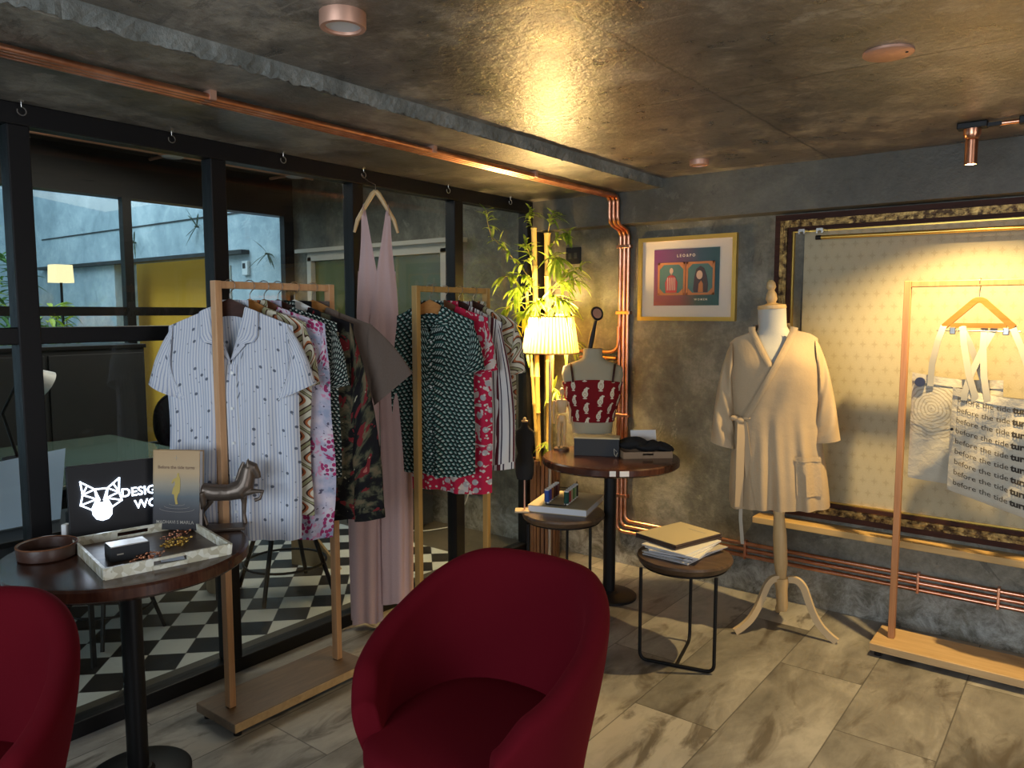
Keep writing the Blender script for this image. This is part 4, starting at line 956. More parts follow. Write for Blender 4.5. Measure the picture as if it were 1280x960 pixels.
BX, BYY = -2.66, 3.775
t = thing('bamboo_plant', 'tall artificial bamboo plant with yellow-green leaves behind the floor lamp', 'plant', (BX, BYY, 0))
def culm(p0, p1, r, n):
    b = MB(); P = []; R_ = []
    for i in range(n):
        q = V(p0).lerp(V(p1), i / (n - 1))
        for dz, k in ((-.006, 1.0), (0, 1.22), (.006, 1.0)): P.append(q + V((0, 0, dz))); R_.append(r * k)
    b.tube(P, R_, 14); link('culm', b, 'bamboo', t, 50)
culm((-.045, .0, .45), (-.055, -.05, 2.0), .016, 8); culm((.02, .02, .45), (.008, 0, 1.97), .019, 7); culm((-.015, -.04, .45), (-.070, -.10, 1.62), .010, 8); culm((.05, -.02, .45), (.075, -.03, 1.42), .009, 6)
rl = random.Random(11)
def leafq(b, p, d, L, w, droop):
    d = V(d).normalized(); s_ = d.cross(V((0, 0, 1))); s_ = s_.normalized() if s_.length > .01 else V((1, 0, 0)); up = s_.cross(d)
    pts = []
    for k in range(6):
        q = k / 5; wd = w * (math.sin(PI * min(1, q * .92 + .08)) ** .8) if q < 1 else 0
        c_ = p + d * (L * q) + V((0, 0, -droop * L * q * q)); pts.append((c_ - s_ * wd + up * wd * .35, c_, c_ + s_ * wd + up * wd * .35))
    vs = [[b.v(x) for x in r] for r in pts]
    for A, B in zip(vs, vs[1:]):
        b.f([A[0], A[1], B[1], B[0]]); b.f([A[1], A[2], B[2], B[1]])
def spray(pts, n, L=.10, side=1, mat='bamboo_leaf'):
    P = [V(p) for p in pts]
    br = link('branch', MB().tube(bend(P, .1, 4), .0025, 6), 'bamboo', t, 60)
    b = MB()
    for k in range(n):
        q = lerp(.30, 1.0, k / (n - 1)) * (len(P) - 1); i = min(int(q), len(P) - 2); p = P[i].lerp(P[i + 1], q - i); d = (P[i + 1] - P[i]).normalized()
        for _ in range(2):
            dd = d * .8 + V((rl.uniform(-.9, .9), rl.uniform(-.9, .9), rl.uniform(-.7, .45)))
            if BX + p.x + dd.normalized().x * L * 1.3 < -2.752: dd.x = abs(dd.x) * .3 + .02
            if BYY + p.y + dd.normalized().y * L * 1.3 > 3.90: dd.y = -abs(dd.y)
            leafq(b, p, dd, L * rl.uniform(.7, 1.25), L * .095 * rl.uniform(.8, 1.2), rl.uniform(.1, .6))
    link('leaf_spray', b, mat, br)
SPR = [([(-.07, 0, 1.66), (-.06, -.22, 1.80), (-.07, -.42, 1.92)], 12, .09), ([(-.07, -.42, 1.90), (-.06, -.48, 2.0), (-.05, -.50, 2.06)], 8, .07),
       ([(-.07, -.0, 1.66), (-.02, -.2, 1.72), (.0, -.42, 1.70)], 12, .11), ([(-.06, -.05, 1.7), (-.03, -.12, 1.84), (.02, -.24, 1.90)], 11, .10),
       ([(.0, 0, 1.85), (.10, -.02, 1.95), (.20, -.06, 1.96)], 11, .10), ([(.0, 0, 1.75), (.12, -.10, 1.83), (.18, -.14, 1.80)], 12, .12),
       ([(.0, 0, 1.58), (.15, -.06, 1.68), (.28, -.10, 1.68)], 13, .11), ([(.02, -.02, 1.5), (.16, -.16, 1.60), (.30, -.22, 1.56)], 14, .11),
       ([(.02, -.02, 1.5), (.10, -.2, 1.57), (.16, -.34, 1.55)], 12, .11), ([(-.08, -.08, 1.5), (-.06, -.2, 1.58), (-.04, -.34, 1.52)], 11, .10),
       ([(-.08, -.08, 1.40), (-.10, -.22, 1.44), (-.06, -.36, 1.38)], 10, .10), ([(-.075, 0, 1.95), (-.07, -.08, 2.06), (-.03, -.12, 2.1)], 10, .09), ([(.01, 0, 1.95), (.05, -.03, 2.05), (.09, -.05, 2.08)], 9, .09),
       ([(.07, -.03, 1.25), (.15, -.02, 1.32), (.22, 0, 1.33)], 9, .11), ([(.06, -.03, 1.0), (.12, -.08, 1.06), (.16, -.10, 1.04)], 7, .09), ([(.05, -.03, .7), (.07, -.10, .74), (.10, -.14, .70)], 6, .09), ([(-.02, -.03, 1.36), (-.04, -.16, 1.30), (-.05, -.30, 1.2)], 9, .09)]
SPR += [([(.0, 0, 1.62), (.12, .03, 1.72), (.24, .0, 1.76)], 12, .11), ([(.02, -.02, 1.46), (.12, -.06, 1.55), (.22, -.12, 1.50)], 13, .11), ([(-.07, 0, 1.58), (-.05, -.14, 1.66), (-.02, -.30, 1.63)], 12, .11), ([(.0, -.02, 1.45), (-.02, -.16, 1.52), (.03, -.26, 1.50)], 12, .11)]
for p_, n_, l_ in SPR: spray(p_, n_, l_)
t = thing('slatted_planter', 'round planter of upright brown wooden slats holding the bamboo', 'planter', (BX, BYY, 0))
for k in range(22):
    a = 2 * PI * k / 22; link('slat', MB().box((.086 * math.cos(a), .086 * math.sin(a), .305), (.010, .019, .61), rz=a, bev=.003), 'basket_wood', t)
link('liner', MB().lathe([(.074, .005), (.078, .58), (.070, .58), (.068, .44)], n=32), 'dark_wood', t, 40)
tag(link('potting_soil', MB().lathe([(.066, .44), (.066, .452), (.02, .462)], (BX, BYY, 0), n=24), 'soil', None, 40), 'dark soil inside the slatted planter at the foot of the bamboo', 'soil')

TZ = .755
t = thing('dress_form_bust', 'tan dress form bust in a red paisley bandeau top on the corner table', 'bust', (-2.195, 3.56, TZ), d2(33))
secs = [(.09, .0, 0, .108, .078, 2.2), (.13, 0, 0, .112, .08, 2.2), (.20, 0, 0, .122, .088, 2.2), (.29, 0, -.006, .150, .108, 2.3), (.345, 0, -.004, .152, .10, 2.3), (.41, 0, .002, .168, .078, 2.3), (.452, 0, .006, .160, .062, 2.3), (.472, 0, .008, .12, .055, 2.2), (.487, 0, .008, .075, .052, 2), (.505, 0, .006, .055, .05, 2), (.548, 0, .004, .052, .05, 2), (.553, 0, .004, .048, .046, 2)]
b = MB(); loft(b, secs, 48); link('torso', b, 'bust_cloth', t, 60)
link('stand_base', MB().lathe([(.075, 0), (.075, .012), (.02, .02), (.018, .09)], n=28), 'dark_wood', t, 50)
def bsec(z):
    for A, B in zip(secs, secs[1:]):
        if A[0] <= z <= B[0]: q = (z - A[0]) / (B[0] - A[0]); return [lerp(A[i], B[i], q) for i in range(6)]
def bust(u, v, off=.005):
    z = lerp(.155, .378, v); q = bsec(z); a = 2 * PI * u - PI / 2; p = q[5]; ca, sa = math.cos(a), math.sin(a); z += (.010 * math.cos(a * 2 + PI) * v if v > .9 else 0)
    br = .014 * sum(math.exp(-((a + PI / 2 - s_ * .62) / .34) ** 2) for s_ in (-1, 1)) * math.exp(-((v - .55) / .25) ** 2) if -PI / 2 <= a < PI / 2 else .014 * math.exp(-((a - 1.5 * PI + .62) / .34) ** 2) * math.exp(-((v - .55) / .25) ** 2)
    return V(((q[3] + off) * math.copysign(abs(ca) ** (2 / p), ca) , q[2] + (q[4] + off + br) * math.copysign(abs(sa) ** (2 / p), sa), z))
tp = thing('bandeau_top', 'red bandeau top with cream paisley motifs worn by the tan bust', 'top', (-2.195, 3.56, TZ), d2(33))
b = MB(); b.grid(bust, 72, 16, closed_u=True, uv=lambda u, v: (u * .84, v * .223)); link('band', b, 'paisley', tp, 60)
for s_ in (-1, 1):
    link('strap', MB().strip([(s_ * .105, -.094, .375), (s_ * .112, -.080, .43), (s_ * .118, -.045, .463), (s_ * .118, .01, .472), (s_ * .112, .06, .455)], .012, .002, (0, -.6, .8)), 'dark_wood', tp, 60)
t = thing('hand_mirror', 'black handled round hand mirror stuck into the neck of the tan bust', 'mirror', (-2.195, 3.565, TZ + .553), d2(35))
hd = V((.018, 0, .188)); ax = V((.45, -.85, .25)).normalized()
link('handle', MB().tube([(-.018, 0, 0), (-.008, 0, .06), (.004, 0, .115), (.012, 0, .150)], [.013, .014, .010, .008], 12), 'black_satin', t, 60)
A1 = ax.orthogonal().normalized(); A2 = ax.cross(A1)
link('rim', MB().tube([hd + (A1 * math.cos(a) + A2 * math.sin(a)) * .033 for a in [k * PI / 16 for k in range(32)]], .0065, 10, closed=True), 'black_satin', t, 60)
link('mirror_glass', MB().cyl(hd - ax * .003, hd + ax * .003, .029, n=32), 'copper_matt', t, 50)

def wood_doll(loc, rz):
    t = thing('artist_figure', 'small wooden jointed artist figure standing on the corner table edge', 'figurine', loc, rz)
    link('base', MB().lathe([(.042, 0), (.042, .010), (.036, .016)], n=28), 'stool_wood', t, 40)
    link('rod', MB().cyl((0, .012, .014), (0, .012, .15), .0025, n=8), 'steel', t)
    m_ = 'stand_wood'
    link('head', MB().ball((0, 0, .318), .017, .85, .95, 1.35), m_, t, 60); link('neck', MB().cyl((0, 0, .275), (0, 0, .30), .006), m_, t, 60)
    b = MB(); loft(b, [(.205, 0, 0, .022, .015, 2), (.23, 0, 0, .026, .018, 2.2), (.262, 0, 0, .036, .019, 2.4), (.276, 0, 0, .028, .014, 2.2)], 20); link('chest', b, m_, t, 60)
    b = MB(); loft(b, [(.155, 0, 0, .022, .015, 2.2), (.175, 0, 0, .026, .018, 2.2), (.192, 0, 0, .018, .014, 2)], 20); link('hips', b, m_, t, 60)
    for s_ in (-1, 1):
        link('arm', MB().tube([(s_ * .038, 0, .270), (s_ * .046, .0, .22), (s_ * .045, -.004, .212), (s_ * .043, -.012, .165), (s_ * .042, -.014, .145)], [.008, .0085, .006, .007, .004], 12), m_, t, 60)
        link('leg', MB().tube([(s_ * .014, 0, .160), (s_ * .017, 0, .095), (s_ * .016, -.002, .088), (s_ * .015, .002, .03), (s_ * .015, -.012, .019)], [.012, .011, .008, .008, .006], 12), m_, t, 60)
wood_doll((-2.305, 3.425, TZ), d2(35))

def crate(name, label, cat, loc, rz, sx, sy, h, mat, lidmat):
    t = thing(name, label, cat, loc, rz)
    link('box_body', MB().box((sx / 2, sy / 2, h / 2 - .002), (sx, sy, h - .004), bev=.002), mat, t); link('lid', MB().box((sx / 2, sy / 2, h - .004), (sx + .003, sy + .003, .008), bev=.001), lidmat, t)
    return t
crate('gift_box', 'charcoal box with beige lid on the corner table in front of the bust', 'box', (-2.160, 3.325, TZ), d2(27), .235, .095, .098, 'charcoal_card', 'beige_card')
t = thing('kraft_tray', 'brown kraft tray with a hand hole at the right edge of the corner table', 'tray', (-1.905, 3.40, TZ), d2(43))
kx, ky, kh = .255, .16, .034
link('tray_floor', MB().box((kx / 2, ky / 2, .002), (kx, ky, .004)), 'kraft', t)
b = MB().box((.05, .0, kh / 2), (.10, .004, kh)).box((kx - .05, .0, kh / 2), (.10, .004, kh)).box((kx / 2, 0, .008), (.06, .004, .016)).box((kx / 2, 0, kh - .004), (.06, .004, .008)); link('front_wall', b, 'kraft', t)
for c_, d_ in (((kx / 2, ky, kh / 2), (kx, .004, kh)), ((0, ky / 2, kh / 2), (.004, ky, kh)), ((kx, ky / 2, kh / 2), (.004, ky, kh))): link('side_wall', MB().box(c_, d_), 'kraft', t)
def pouch(loc, rz, tilt, label, w=.15, d=.11, h=.03, seed=1):
    t = thing('fabric_pouch', label, 'pouch', loc, rz, 'black pouches in the kraft tray'); r_ = random.Random(seed); p = r_.random() * 6
    def fn(u, v):
        a = 2 * PI * u; ph_ = PI * (v - .5); ca = math.cos(ph_); x = w / 2 * ca * math.copysign(abs(math.cos(a)) ** .7, math.cos(a)); y = d / 2 * ca * math.copysign(abs(math.sin(a)) ** .7, math.sin(a))
        return V((x, y, h / 2 + h / 2 * math.sin(ph_) * (1 + .3 * math.sin(3 * a + p)) + tilt * x + .004 * math.sin(40 * x + p)))
    link('cloth', MB_c(fn), 'black_cloth', t, 70)
    pts = [fn(.02 + .03 * k, .72) + V((0, 0, .003)) for k in range(12)]; link('drawstring', MB().tube(pts, .0018, 6), 'strap_webbing', t, 60)
    return t
def MB_c(fn, nu=36, nv=14):
    b = MB(); b.grid(fn, nu, nv, closed_u=True); return b
pouch((-1.925, 3.53, TZ + .035), d2(30), .0, 'black drawstring pouch at the left of the kraft tray leaning on the charcoal box', .17, .12, .052, 1)
pouch((-1.845, 3.555, TZ + .030), d2(55), .0, 'black pouch in the middle of the kraft tray', .15, .11, .046, 2)
pouch((-1.79, 3.60, TZ + .025), d2(10), -.15, 'black pouch at the right end of the kraft tray', .12, .10, .04, 3)
tag(link('paper_card', MB().box((-1.93, 3.66, TZ + .058), (.14, .004, .115), rz=d2(43), rx=d2(-18)), 'label_white'), 'white printed card standing behind the black pouches', 'card')
b = MB().tube([(-1.955, 3.415, TZ + .03), (-1.965, 3.405, TZ + .045), (-1.960, 3.40, TZ + .018), (-1.945, 3.392, TZ + .008), (-1.935, 3.388, TZ + .03)], .0022, 6); tag(link('cord_loop', b, 'strap_webbing', None, 60), 'cream cord loop hanging between the charcoal box and the kraft tray', 'cord')

# things on the stool under the corner table
SZ2 = .475
t = thing('large_book', 'thick white book with beige cover on the stool under the corner table', 'book', (-2.305, 3.115, SZ2), d2(17))
bw_, bd_, bh_ = .315, .36, .036
link('page_block', MB().box((bw_ / 2, bd_ / 2, bh_ / 2), (bw_ - .006, bd_ - .004, bh_ - .006)), 'white_paper', t)
link('front_cover', MB().box((bw_ / 2, bd_ / 2, bh_ - .0015), (bw_, bd_, .003)), 'beige_card', t); link('back_cover', MB().box((bw_ / 2, bd_ / 2, .0015), (bw_, bd_, .003)), 'beige_card', t)
t = thing('thread_stand', 'black wire stand for thread spools on top of the thick white book', 'stand', (-2.225, 3.165, SZ2 + bh_), d2(17))
for xx in (0, .105): link('rail', MB().tube(bend([(xx, -.0, .018), (xx, .0, .006), (xx, .21, .006), (xx, .21, .09)], .012), .0026, 8), 'black_metal', t, 60)
link('cross_bar', MB().tube([(0, .0, .006), (.105, 0, .006)], .0026, 8), 'black_metal', t, 60); link('cross_bar', MB().tube([(0, .21, .05), (.105, .21, .05)], .0026, 8), 'black_metal', t, 60)
ccs = [('blue', (.03, .09, .36)), ('purple', (.10, .06, .28)), ('orange', (.42, .16, .05)), ('brown', (.20, .08, .05)), ('maroon', (.18, .04, .06)), ('pink', (.45, .22, .18)), ('dark green', (.01, .07, .05)), ('red', (.40, .04, .04)), ('cream', (.55, .42, .25)), ('leaf green', (.10, .24, .06)), ('pale green', (.30, .38, .2)), ('black', (.02, .02, .02))]
for i, (cn, cc) in enumerate(ccs):
    nm = 'thread_' + cn.replace(' ', '_'); mm_ = Mat(nm, .6, 0, cc); wv = mm_.xyz()[2]; mm_.bump((wv * 1200).sin(), .5, .002); MT[nm] = mm_.m
    row, k = divmod(i, 6); lx, ly = (.0 if row == 0 else .105), .018 + k * .034
    c_, s_ = math.cos(d2(17)), math.sin(d2(17))
    t2 = thing('thread_spool', cn + ' thread spool in the ' + ('left' if row == 0 else 'right') + ' row of the wire stand', 'thread spool', (-2.225 + lx * c_ - ly * s_, 3.165 + lx * s_ + ly * c_, SZ2 + bh_ + .009), d2(17), 'thread spools on the wire stand')
    link('thread', MB().lathe([(.0125, .006), (.014, .012), (.014, .060), (.0125, .066)], n=20), nm, t2, 50)
    b = MB().lathe([(.013, 0), (.013, .006)], n=18); link('spool_end', b, 'white_plastic', t2, 50); link('spool_end', MB().lathe([(.013, .066), (.013, .072), (.004, .074)], n=18), 'white_plastic', t2, 50)
t = thing('small_dress_form', 'small black dress form on a thin stand on the stool under the corner table', 'dress form', (-2.325, 3.115, SZ2), d2(35))
link('base', MB().box((-.012, -.005, .0045), (.075, .075, .009), bev=.002), 'pale_wood_legs', t); link('pole', MB().cyl((0, 0, .008), (0, 0, .18), .0045, n=12), 'copper_matt', t, 60)
b = MB(); loft(b, [(.17, 0, 0, .040, .032, 2.2), (.20, 0, 0, .047, .038, 2.2), (.26, 0, 0, .050, .04, 2.2), (.305, 0, 0, .036, .03, 2.2), (.36, 0, -.003, .047, .036, 2.3), (.395, 0, 0, .050, .032, 2.3), (.42, 0, 0, .046, .026, 2.2), (.435, 0, 0, .026, .022, 2), (.45, 0, 0, .017, .017, 2), (.468, 0, 0, .016, .016, 2)], 30); link('torso', b, 'black_cloth', t, 60)
link('neck_knob', MB().lathe([(.016, .468), (.017, .474), (.008, .478), (.009, .486), (.003, .492)], n=16), 'stand_wood', t, 50)

# magazines on the right stool
def mags():
    z = .456; r_ = random.Random(4); items = [('paper', .006, 10), ('label_white', .005, 3), ('white_paper', .007, 16), ('grey_print', .004, -2), ('paper', .008, 20), ('label_white', .005, 12), ('paper', .006, 7)]
    desc = ['grey magazine lying flat at the bottom of the stool pile', 'white magazine second from the bottom of the stool pile', 'pale blue-white magazine third from the bottom of the stool pile', 'dull brown booklet in the middle of the stool pile', 'cream magazine turned furthest in the stool pile', 'white magazine two below the folders on the stool', 'cream magazine directly under the dark folders on the stool']
    for (m_, h, a), ds in zip(items, desc):
        tt = thing('magazine', ds, 'magazine', (-1.405 + r_.uniform(-.008, .015), 3.045 + r_.uniform(-.01, .01), z), d2(a - 14), 'papers on the right stool')
        b = MB(); b.grid(lambda u, v: ((u - .5) * .22, (v - .5) * .29, h * .5 + .003 * math.sin(u * 5 + a) * v), 10, 8); b.grid(lambda u, v: ((u - .5) * .22, (v - .5) * .29, .0005), 10, 8)
        bb = MB().box((0, 0, h / 2), (.218, .288, h - .001)); link('pages', bb, 'white_paper', tt); b.b.free()
        link('cover', MB().box((0, 0, h - .0005), (.22, .29, .001)), m_, tt); z += h + .0005
    for ds, h, a, m2 in (('dark folder lying under the brown folder on the right stool', .012, -17, 'dark_folder'), ('brown kraft folder on top of the pile on the right stool', .010, -16, 'beige_card')):
        tt = thing('folder', ds, 'folder', (-1.445, 3.085, z), d2(a), 'papers on the right stool')
        link('sleeve', MB().box((0, 0, h / 2), (.235, .30, h - .002), bev=.001), 'dark_folder', tt); c_ = link('cover', MB().box((-.004, 0, h - .0005), (.230, .295, .002)), m2, tt)
        if m2 == 'beige_card':
            b = MB().box((.03, .09, h + .0009), (.10, .004, .0006)); link('printed_line', b, 'grey_print', c_)
        z += h
mags()

# ------------------------------------------------------------------ things on the left table
t = thing('led_sign', 'black light box sign with a glowing white geometric fox head and letters', 'sign', (-2.630, 1.045, TZ), math.atan2(.965, .26))
pwid, phei = .36, .243
RX = M4.Rotation(-d2(6), 4, 'X')
def ledT(): b = MB(); b.T = RX; return b
b = ledT(); b.box((pwid / 2, .012, phei / 2 + .002), (pwid, .022, phei), bev=.002); link('panel', b, 'black_satin', t)
def zp(x, y): y = y + (x - 115) * .085; return ((x - 115) * .000425, (865 - y) * .000425)
FOX = [[(205, 410), (300, 470), (390, 465), (478, 388), (470, 500), (487, 565), (415, 615)], [(272, 630), (197, 590), (215, 510), (205, 410)], [(215, 510), (300, 470), (310, 548), (215, 510)], [(390, 465), (470, 500), (380, 542), (390, 465)], [(197, 590), (310, 548), (272, 630)], [(487, 565), (380, 542), (415, 615)], [(250, 440), (215, 510)], [(432, 428), (470, 500)], [(300, 470), (330, 555), (310, 548)], [(390, 465), (360, 555), (380, 542)]]
b = ledT()
for ln in FOX:
    for p, q in zip(ln, ln[1:]):
        a_, c_ = zp(*p), zp(*q); b.strip([(a_[0], -.003, a_[1]), (c_[0], -.003, c_[1])], .0042, .003, (0, 1, 0)); 
    for p in ln: a_ = zp(*p); b.cyl((a_[0], -.0045, a_[1]), (a_[0], -.0015, a_[1]), .0026, n=10)
b.prism([zp(*p) for p in [(312, 560), (345, 575), (378, 560), (415, 615), (412, 670), (385, 705), (340, 718), (300, 705), (276, 670), (272, 630)]], .003, M4.Translation((0, -.003, 0))); link('fox_emblem', b, 'led_white', t)
RXT = lambda x, z: RX @ M4.Translation((x, -.003, z)) @ M4.Rotation(PI / 2, 4, 'X')
for tx, (x, y) in (('DESIG', (482, 515)), ('WO', (575, 612))):
    q = zp(x, y); bb = MB(); bb.text(tx, .041, RXT(q[0], q[1]), 'LEFT', bold=.0005, depth=.0012); link('lettering', bb, 'led_white', t)
th_ = math.atan2(.52, .853)
t = thing('book', 'sand and grey hardback book with gold figure standing before the lit sign', 'book', (-2.520, 1.262, TZ + .012), th_)
bT = M4.Rotation(-d2(5), 4, 'X')
def bmb(): b = MB(); b.T = bT; return b
b = bmb(); b.box((.083, .0015, .135), (.166, .003, .27), bev=.0006); cv = link('front_cover', b, 'book_cover', t)
b = bmb(); b.box((.083, .0285, .135), (.166, .003, .27)); link('back_cover', b, 'book_cover', t)
b = bmb(); b.box((.083, .015, .135), (.160, .023, .262)); link('page_block', b, 'white_paper', t)
b = bmb(); b.box((.001, .015, .135), (.003, .03, .27)); link('spine', b, 'book_cover', t)
BT = lambda x, z: bT @ M4.Translation((x, -.0008, z)) @ M4.Rotation(PI / 2, 4, 'X')
b = MB(); b.text('Before the tide turns', .0155, BT(.083, .212), bold=.0002); link('lettering', b, 'brown_print', cv)
b = MB(); b.text('MADHAVI S MARLA', .0155, BT(.08, .026), bold=.0001); link('lettering', b, 'grey_print', cv)
b = bmb(); b.prism([(.078, .105), (.076, .12), (.068, .122), (.072, .14), (.080, .155), (.078, .166), (.074, .164), (.070, .157), (.066, .158), (.072, .172), (.084, .178), (.087, .182), (.0865, .19), (.090, .194), (.094, .191), (.093, .184), (.097, .176), (.098, .150), (.096, .128), (.090, .120), (.086, .105), (.090, .088), (.082, .087)], .0012, M4.Translation((0, -.0006, 0))); link('printed_figure', b, 'gold_print', cv)
b = bmb()
for rx_, z_ in ((.028, .088), (.045, .080), (.062, .072)): b.tube([(.086 + rx_ * math.cos(a), -.0003, z_ + rx_ * .18 * math.sin(a)) for a in [PI + k * PI / 14 for k in range(15)]], .0005, 4)
b.tube([(.083, -.0003, .236), (.083, -.0003, .254)], .0006, 4); b.tube([(.075, -.0003, .245), (.091, -.0003, .245)], .0006, 4); link('printed_ripple', b, 'grey_print', cv)

t = thing('horse_statuette', 'dark bronze horse statuette with one raised foreleg at the right of the left table', 'statuette', (-2.364, 1.438, TZ), d2(50))
b = MB().box((.0, 0, .006), (.135, .07, .012), bev=.003); link('plinth', b, 'bronze', t)
b = MB()
b.tube([(-.085, 0, .142), (-.07, 0, .140), (-.03, 0, .130), (.015, 0, .128), (.05, 0, .135), (.07, 0, .155), (.078, 0, .185), (.082, 0, .212), (.088, 0, .226)], [.012, .026, .029, .028, .034, .032, .026, .021, .012], 18)
b.tube([(.078, 0, .222), (.098, 0, .212), (.110, 0, .190), (.114, 0, .174)], [.017, .018, .012, .009], 14)
for s_ in (-1, 1):
    b.tube([(.080, s_ * .010, .228), (.080, s_ * .012, .242)], [.006, .002], 8)
b.tube([(.060, .014, .13), (.062, .016, .085), (.060, .016, .045), (.063, .016, .012)], [.016, .009, .007, .009], 12)
b.tube([(.066, -.014, .128), (.100, -.016, .132), (.128, -.016, .130), (.118, -.016, .105), (.100, -.016, .100)], [.014, .009, .007, .006, .007], 12)
for s_, dx in ((-1, -.006), (1, .012)): b.tube([(-.070 + dx, s_ * .014, .135), (-.062 + dx, s_ * .016, .095), (-.088 + dx, s_ * .016, .060), (-.076 + dx, s_ * .016, .012)], [.022, .012, .007, .009], 12)
b.tube([(-.080, 0, .150), (-.094, 0, .138), (-.098, 0, .10), (-.094, 0, .07)], [.008, .009, .008, .003], 10)
o = link('horse_body', b, 'bronze', t, 60); md = o.modifiers.new('fuse', 'REMESH'); md.mode = 'VOXEL'; md.voxel_size = .0026; md.use_smooth_shade = True
b = MB().tube([(.066, 0, .232), (.056, 0, .205), (.046, 0, .178), (.036, 0, .158)], [.005, .008, .007, .004], 8); link('mane', b, 'bronze', t, 60)

ang = math.atan2(.975, .19)
t = thing('inlay_tray', 'square mother-of-pearl inlay tray with jewellery on the left table', 'tray', (-2.325, 1.155, TZ), ang)
tw, td, th2 = .355, .385, .034
link('tray_floor', MB().box((0, 0, .003), (tw, td, .006)), 'stool_wood', t)
for sx in (-1, 1): link('long_side', MB().prism([(-td / 2, .0), (td / 2, 0), (td / 2 + .008, th2), (-td / 2 - .008, th2)], .008, M4.Translation((sx * (tw / 2), 0, .001)) @ M4.Rotation(PI / 2, 4, 'Z')), 'pearl_inlay', t)
b = MB()
for sy in (-1, 1):
    b = MB(); y = sy * td / 2
    b.box((-tw / 2 + .065, y, th2 / 2), (.13, .008, th2)).box((tw / 2 - .065, y, th2 / 2), (.13, .008, th2)).box((0, y, .006), (.10, .008, .012)).box((0, y, th2 - .004), (.10, .008, .008)); link('short_side', b, 'pearl_inlay', t)
def in_tray(x, y, z=.006): c_, s_ = math.cos(ang), math.sin(ang); return (-2.325 + x * c_ - y * s_, 1.155 + x * s_ + y * c_, TZ + z)
t = thing('jewellery_box', 'small black jewellery box with mirrored lid inside the pearl tray', 'box', in_tray(-.075, -.03), ang)
link('box_body', MB().box((0, 0, .022), (.11, .068, .044), bev=.002), 'charcoal_card', t); link('mirror_lid', MB().box((0, 0, .0455), (.104, .062, .003)), 'steel', t)
link('printed_line', MB().box((-.028, -.0342, .022), (.018, .0008, .004)), 'grey_print', t)
rj = random.Random(9)
for nm, (x, y), n, mat, lab in (('bead_necklace', (-.04, -.10), 34, 'copper', 'copper coloured bead necklace in front of the black jewellery box'), ('bead_necklace', (.075, .0), 40, 'gold_frame', 'gilt bead necklace heaped under the book in the pearl tray'), ('bead_necklace', (.10, .085), 26, 'copper', 'small copper necklace at the right corner of the pearl tray')):
    o = thing(nm, lab, 'necklace', in_tray(x, y), ang, 'necklaces in the pearl tray'); P = []
    for k in range(n):
        a = k * .47; r = .022 + .018 * math.sin(k * .9); P.append(V((r * 1.7 * math.cos(a), r * math.sin(a), .005 + .006 * abs(math.sin(k * 1.7)))))
    b = MB(); b.tube(P, .0009, 5); link('cord', b, mat, o, 60)
    b = MB(); [b.ball(p, rj.uniform(.0028, .0048), n=8) for p in P]; link('beads', b, mat, o, 60, kind='stuff')
for (x, y), a, lab in (((-.13, -.125), .3, 'pale blue card lying in the near left corner of the pearl tray'), ((.02, -.145), -.2, 'white card lying along the near edge of the pearl tray')):
    tag(link('paper_card', MB().box(in_tray(x, y, .0075), (.065, .04, .001), rz=ang + a), 'white_board'), lab, 'card', 'cards in the pearl tray')
t = thing('leather_bowl', 'shallow round brown bowl with a thin rim at the left of the left table', 'bowl', (-2.525, .935, TZ))
link('bowl_wall', MB().lathe([(.070, 0), (.080, .004), (.083, .036), (.080, .042), (.075, .040), (.073, .010), (.02, .008)], n=56), 'leather', t, 50)
link('stitched_rim', MB().tube([(.0815 * math.cos(a), .0815 * math.sin(a), .041) for a in [k * 2 * PI / 56 for k in range(56)]], .0025, 8, closed=True), 'brown_wood', t, 60)
tag(link('white_block', MB().box((-2.672, 1.05, TZ + .026), (.018, .026, .052), rz=.5, bev=.003), 'white_plastic'), 'small white plastic block beside the foot of the lit sign', 'block')
t = thing('white_saucer', 'small white dish behind the brown bowl on the left table', 'dish', (-2.655, .985, TZ))
link('dish', MB().lathe([(.026, 0), (.045, .014), (.047, .018), (.043, .016), (.02, .006)], n=36), 'white_plastic', t, 50)

# ------------------------------------------------------------------ canvas bags on the right rack
HX, HY, HZ = -.405, 3.635, 1.52
t = thing('clothes_hanger', 'triangular wooden clip hanger carrying the two canvas bags', 'hanger', (HX, HY, HZ), d2(-6))
b = MB(); b.strip(bend([(-.125, 0, -.078), (-.012, 0, .032), (.012, 0, .032), (.125, 0, -.078)], .02), .024, .014, (0, 1, 0)); b.strip([(-.10, 0, -.072), (.10, 0, -.072)], .02, .013, (0, 1, 0)); link('hanger_body', b, 'amber_wood', t, 50)
link('clip_bar', MB().tube([(-.15, -.004, -.094), (.15, -.004, -.094)], .0025, 8), 'steel', t, 60)
for x in (-.09, .10): link('clip', MB().box((x, -.004, -.094), (.022, .016, .03), bev=.003), 'steel', t)
zh = 1.635 - .014 - HZ
link('hook', MB().tube([(0, 0, .03), (0, 0, zh - .03)] + [(0, .0195 * math.cos(a), zh + .0195 * math.sin(a)) for a in [-PI * .4 + k * PI * 1.25 / 10 for k in range(11)]], .002, 6), 'steel', t, 60)
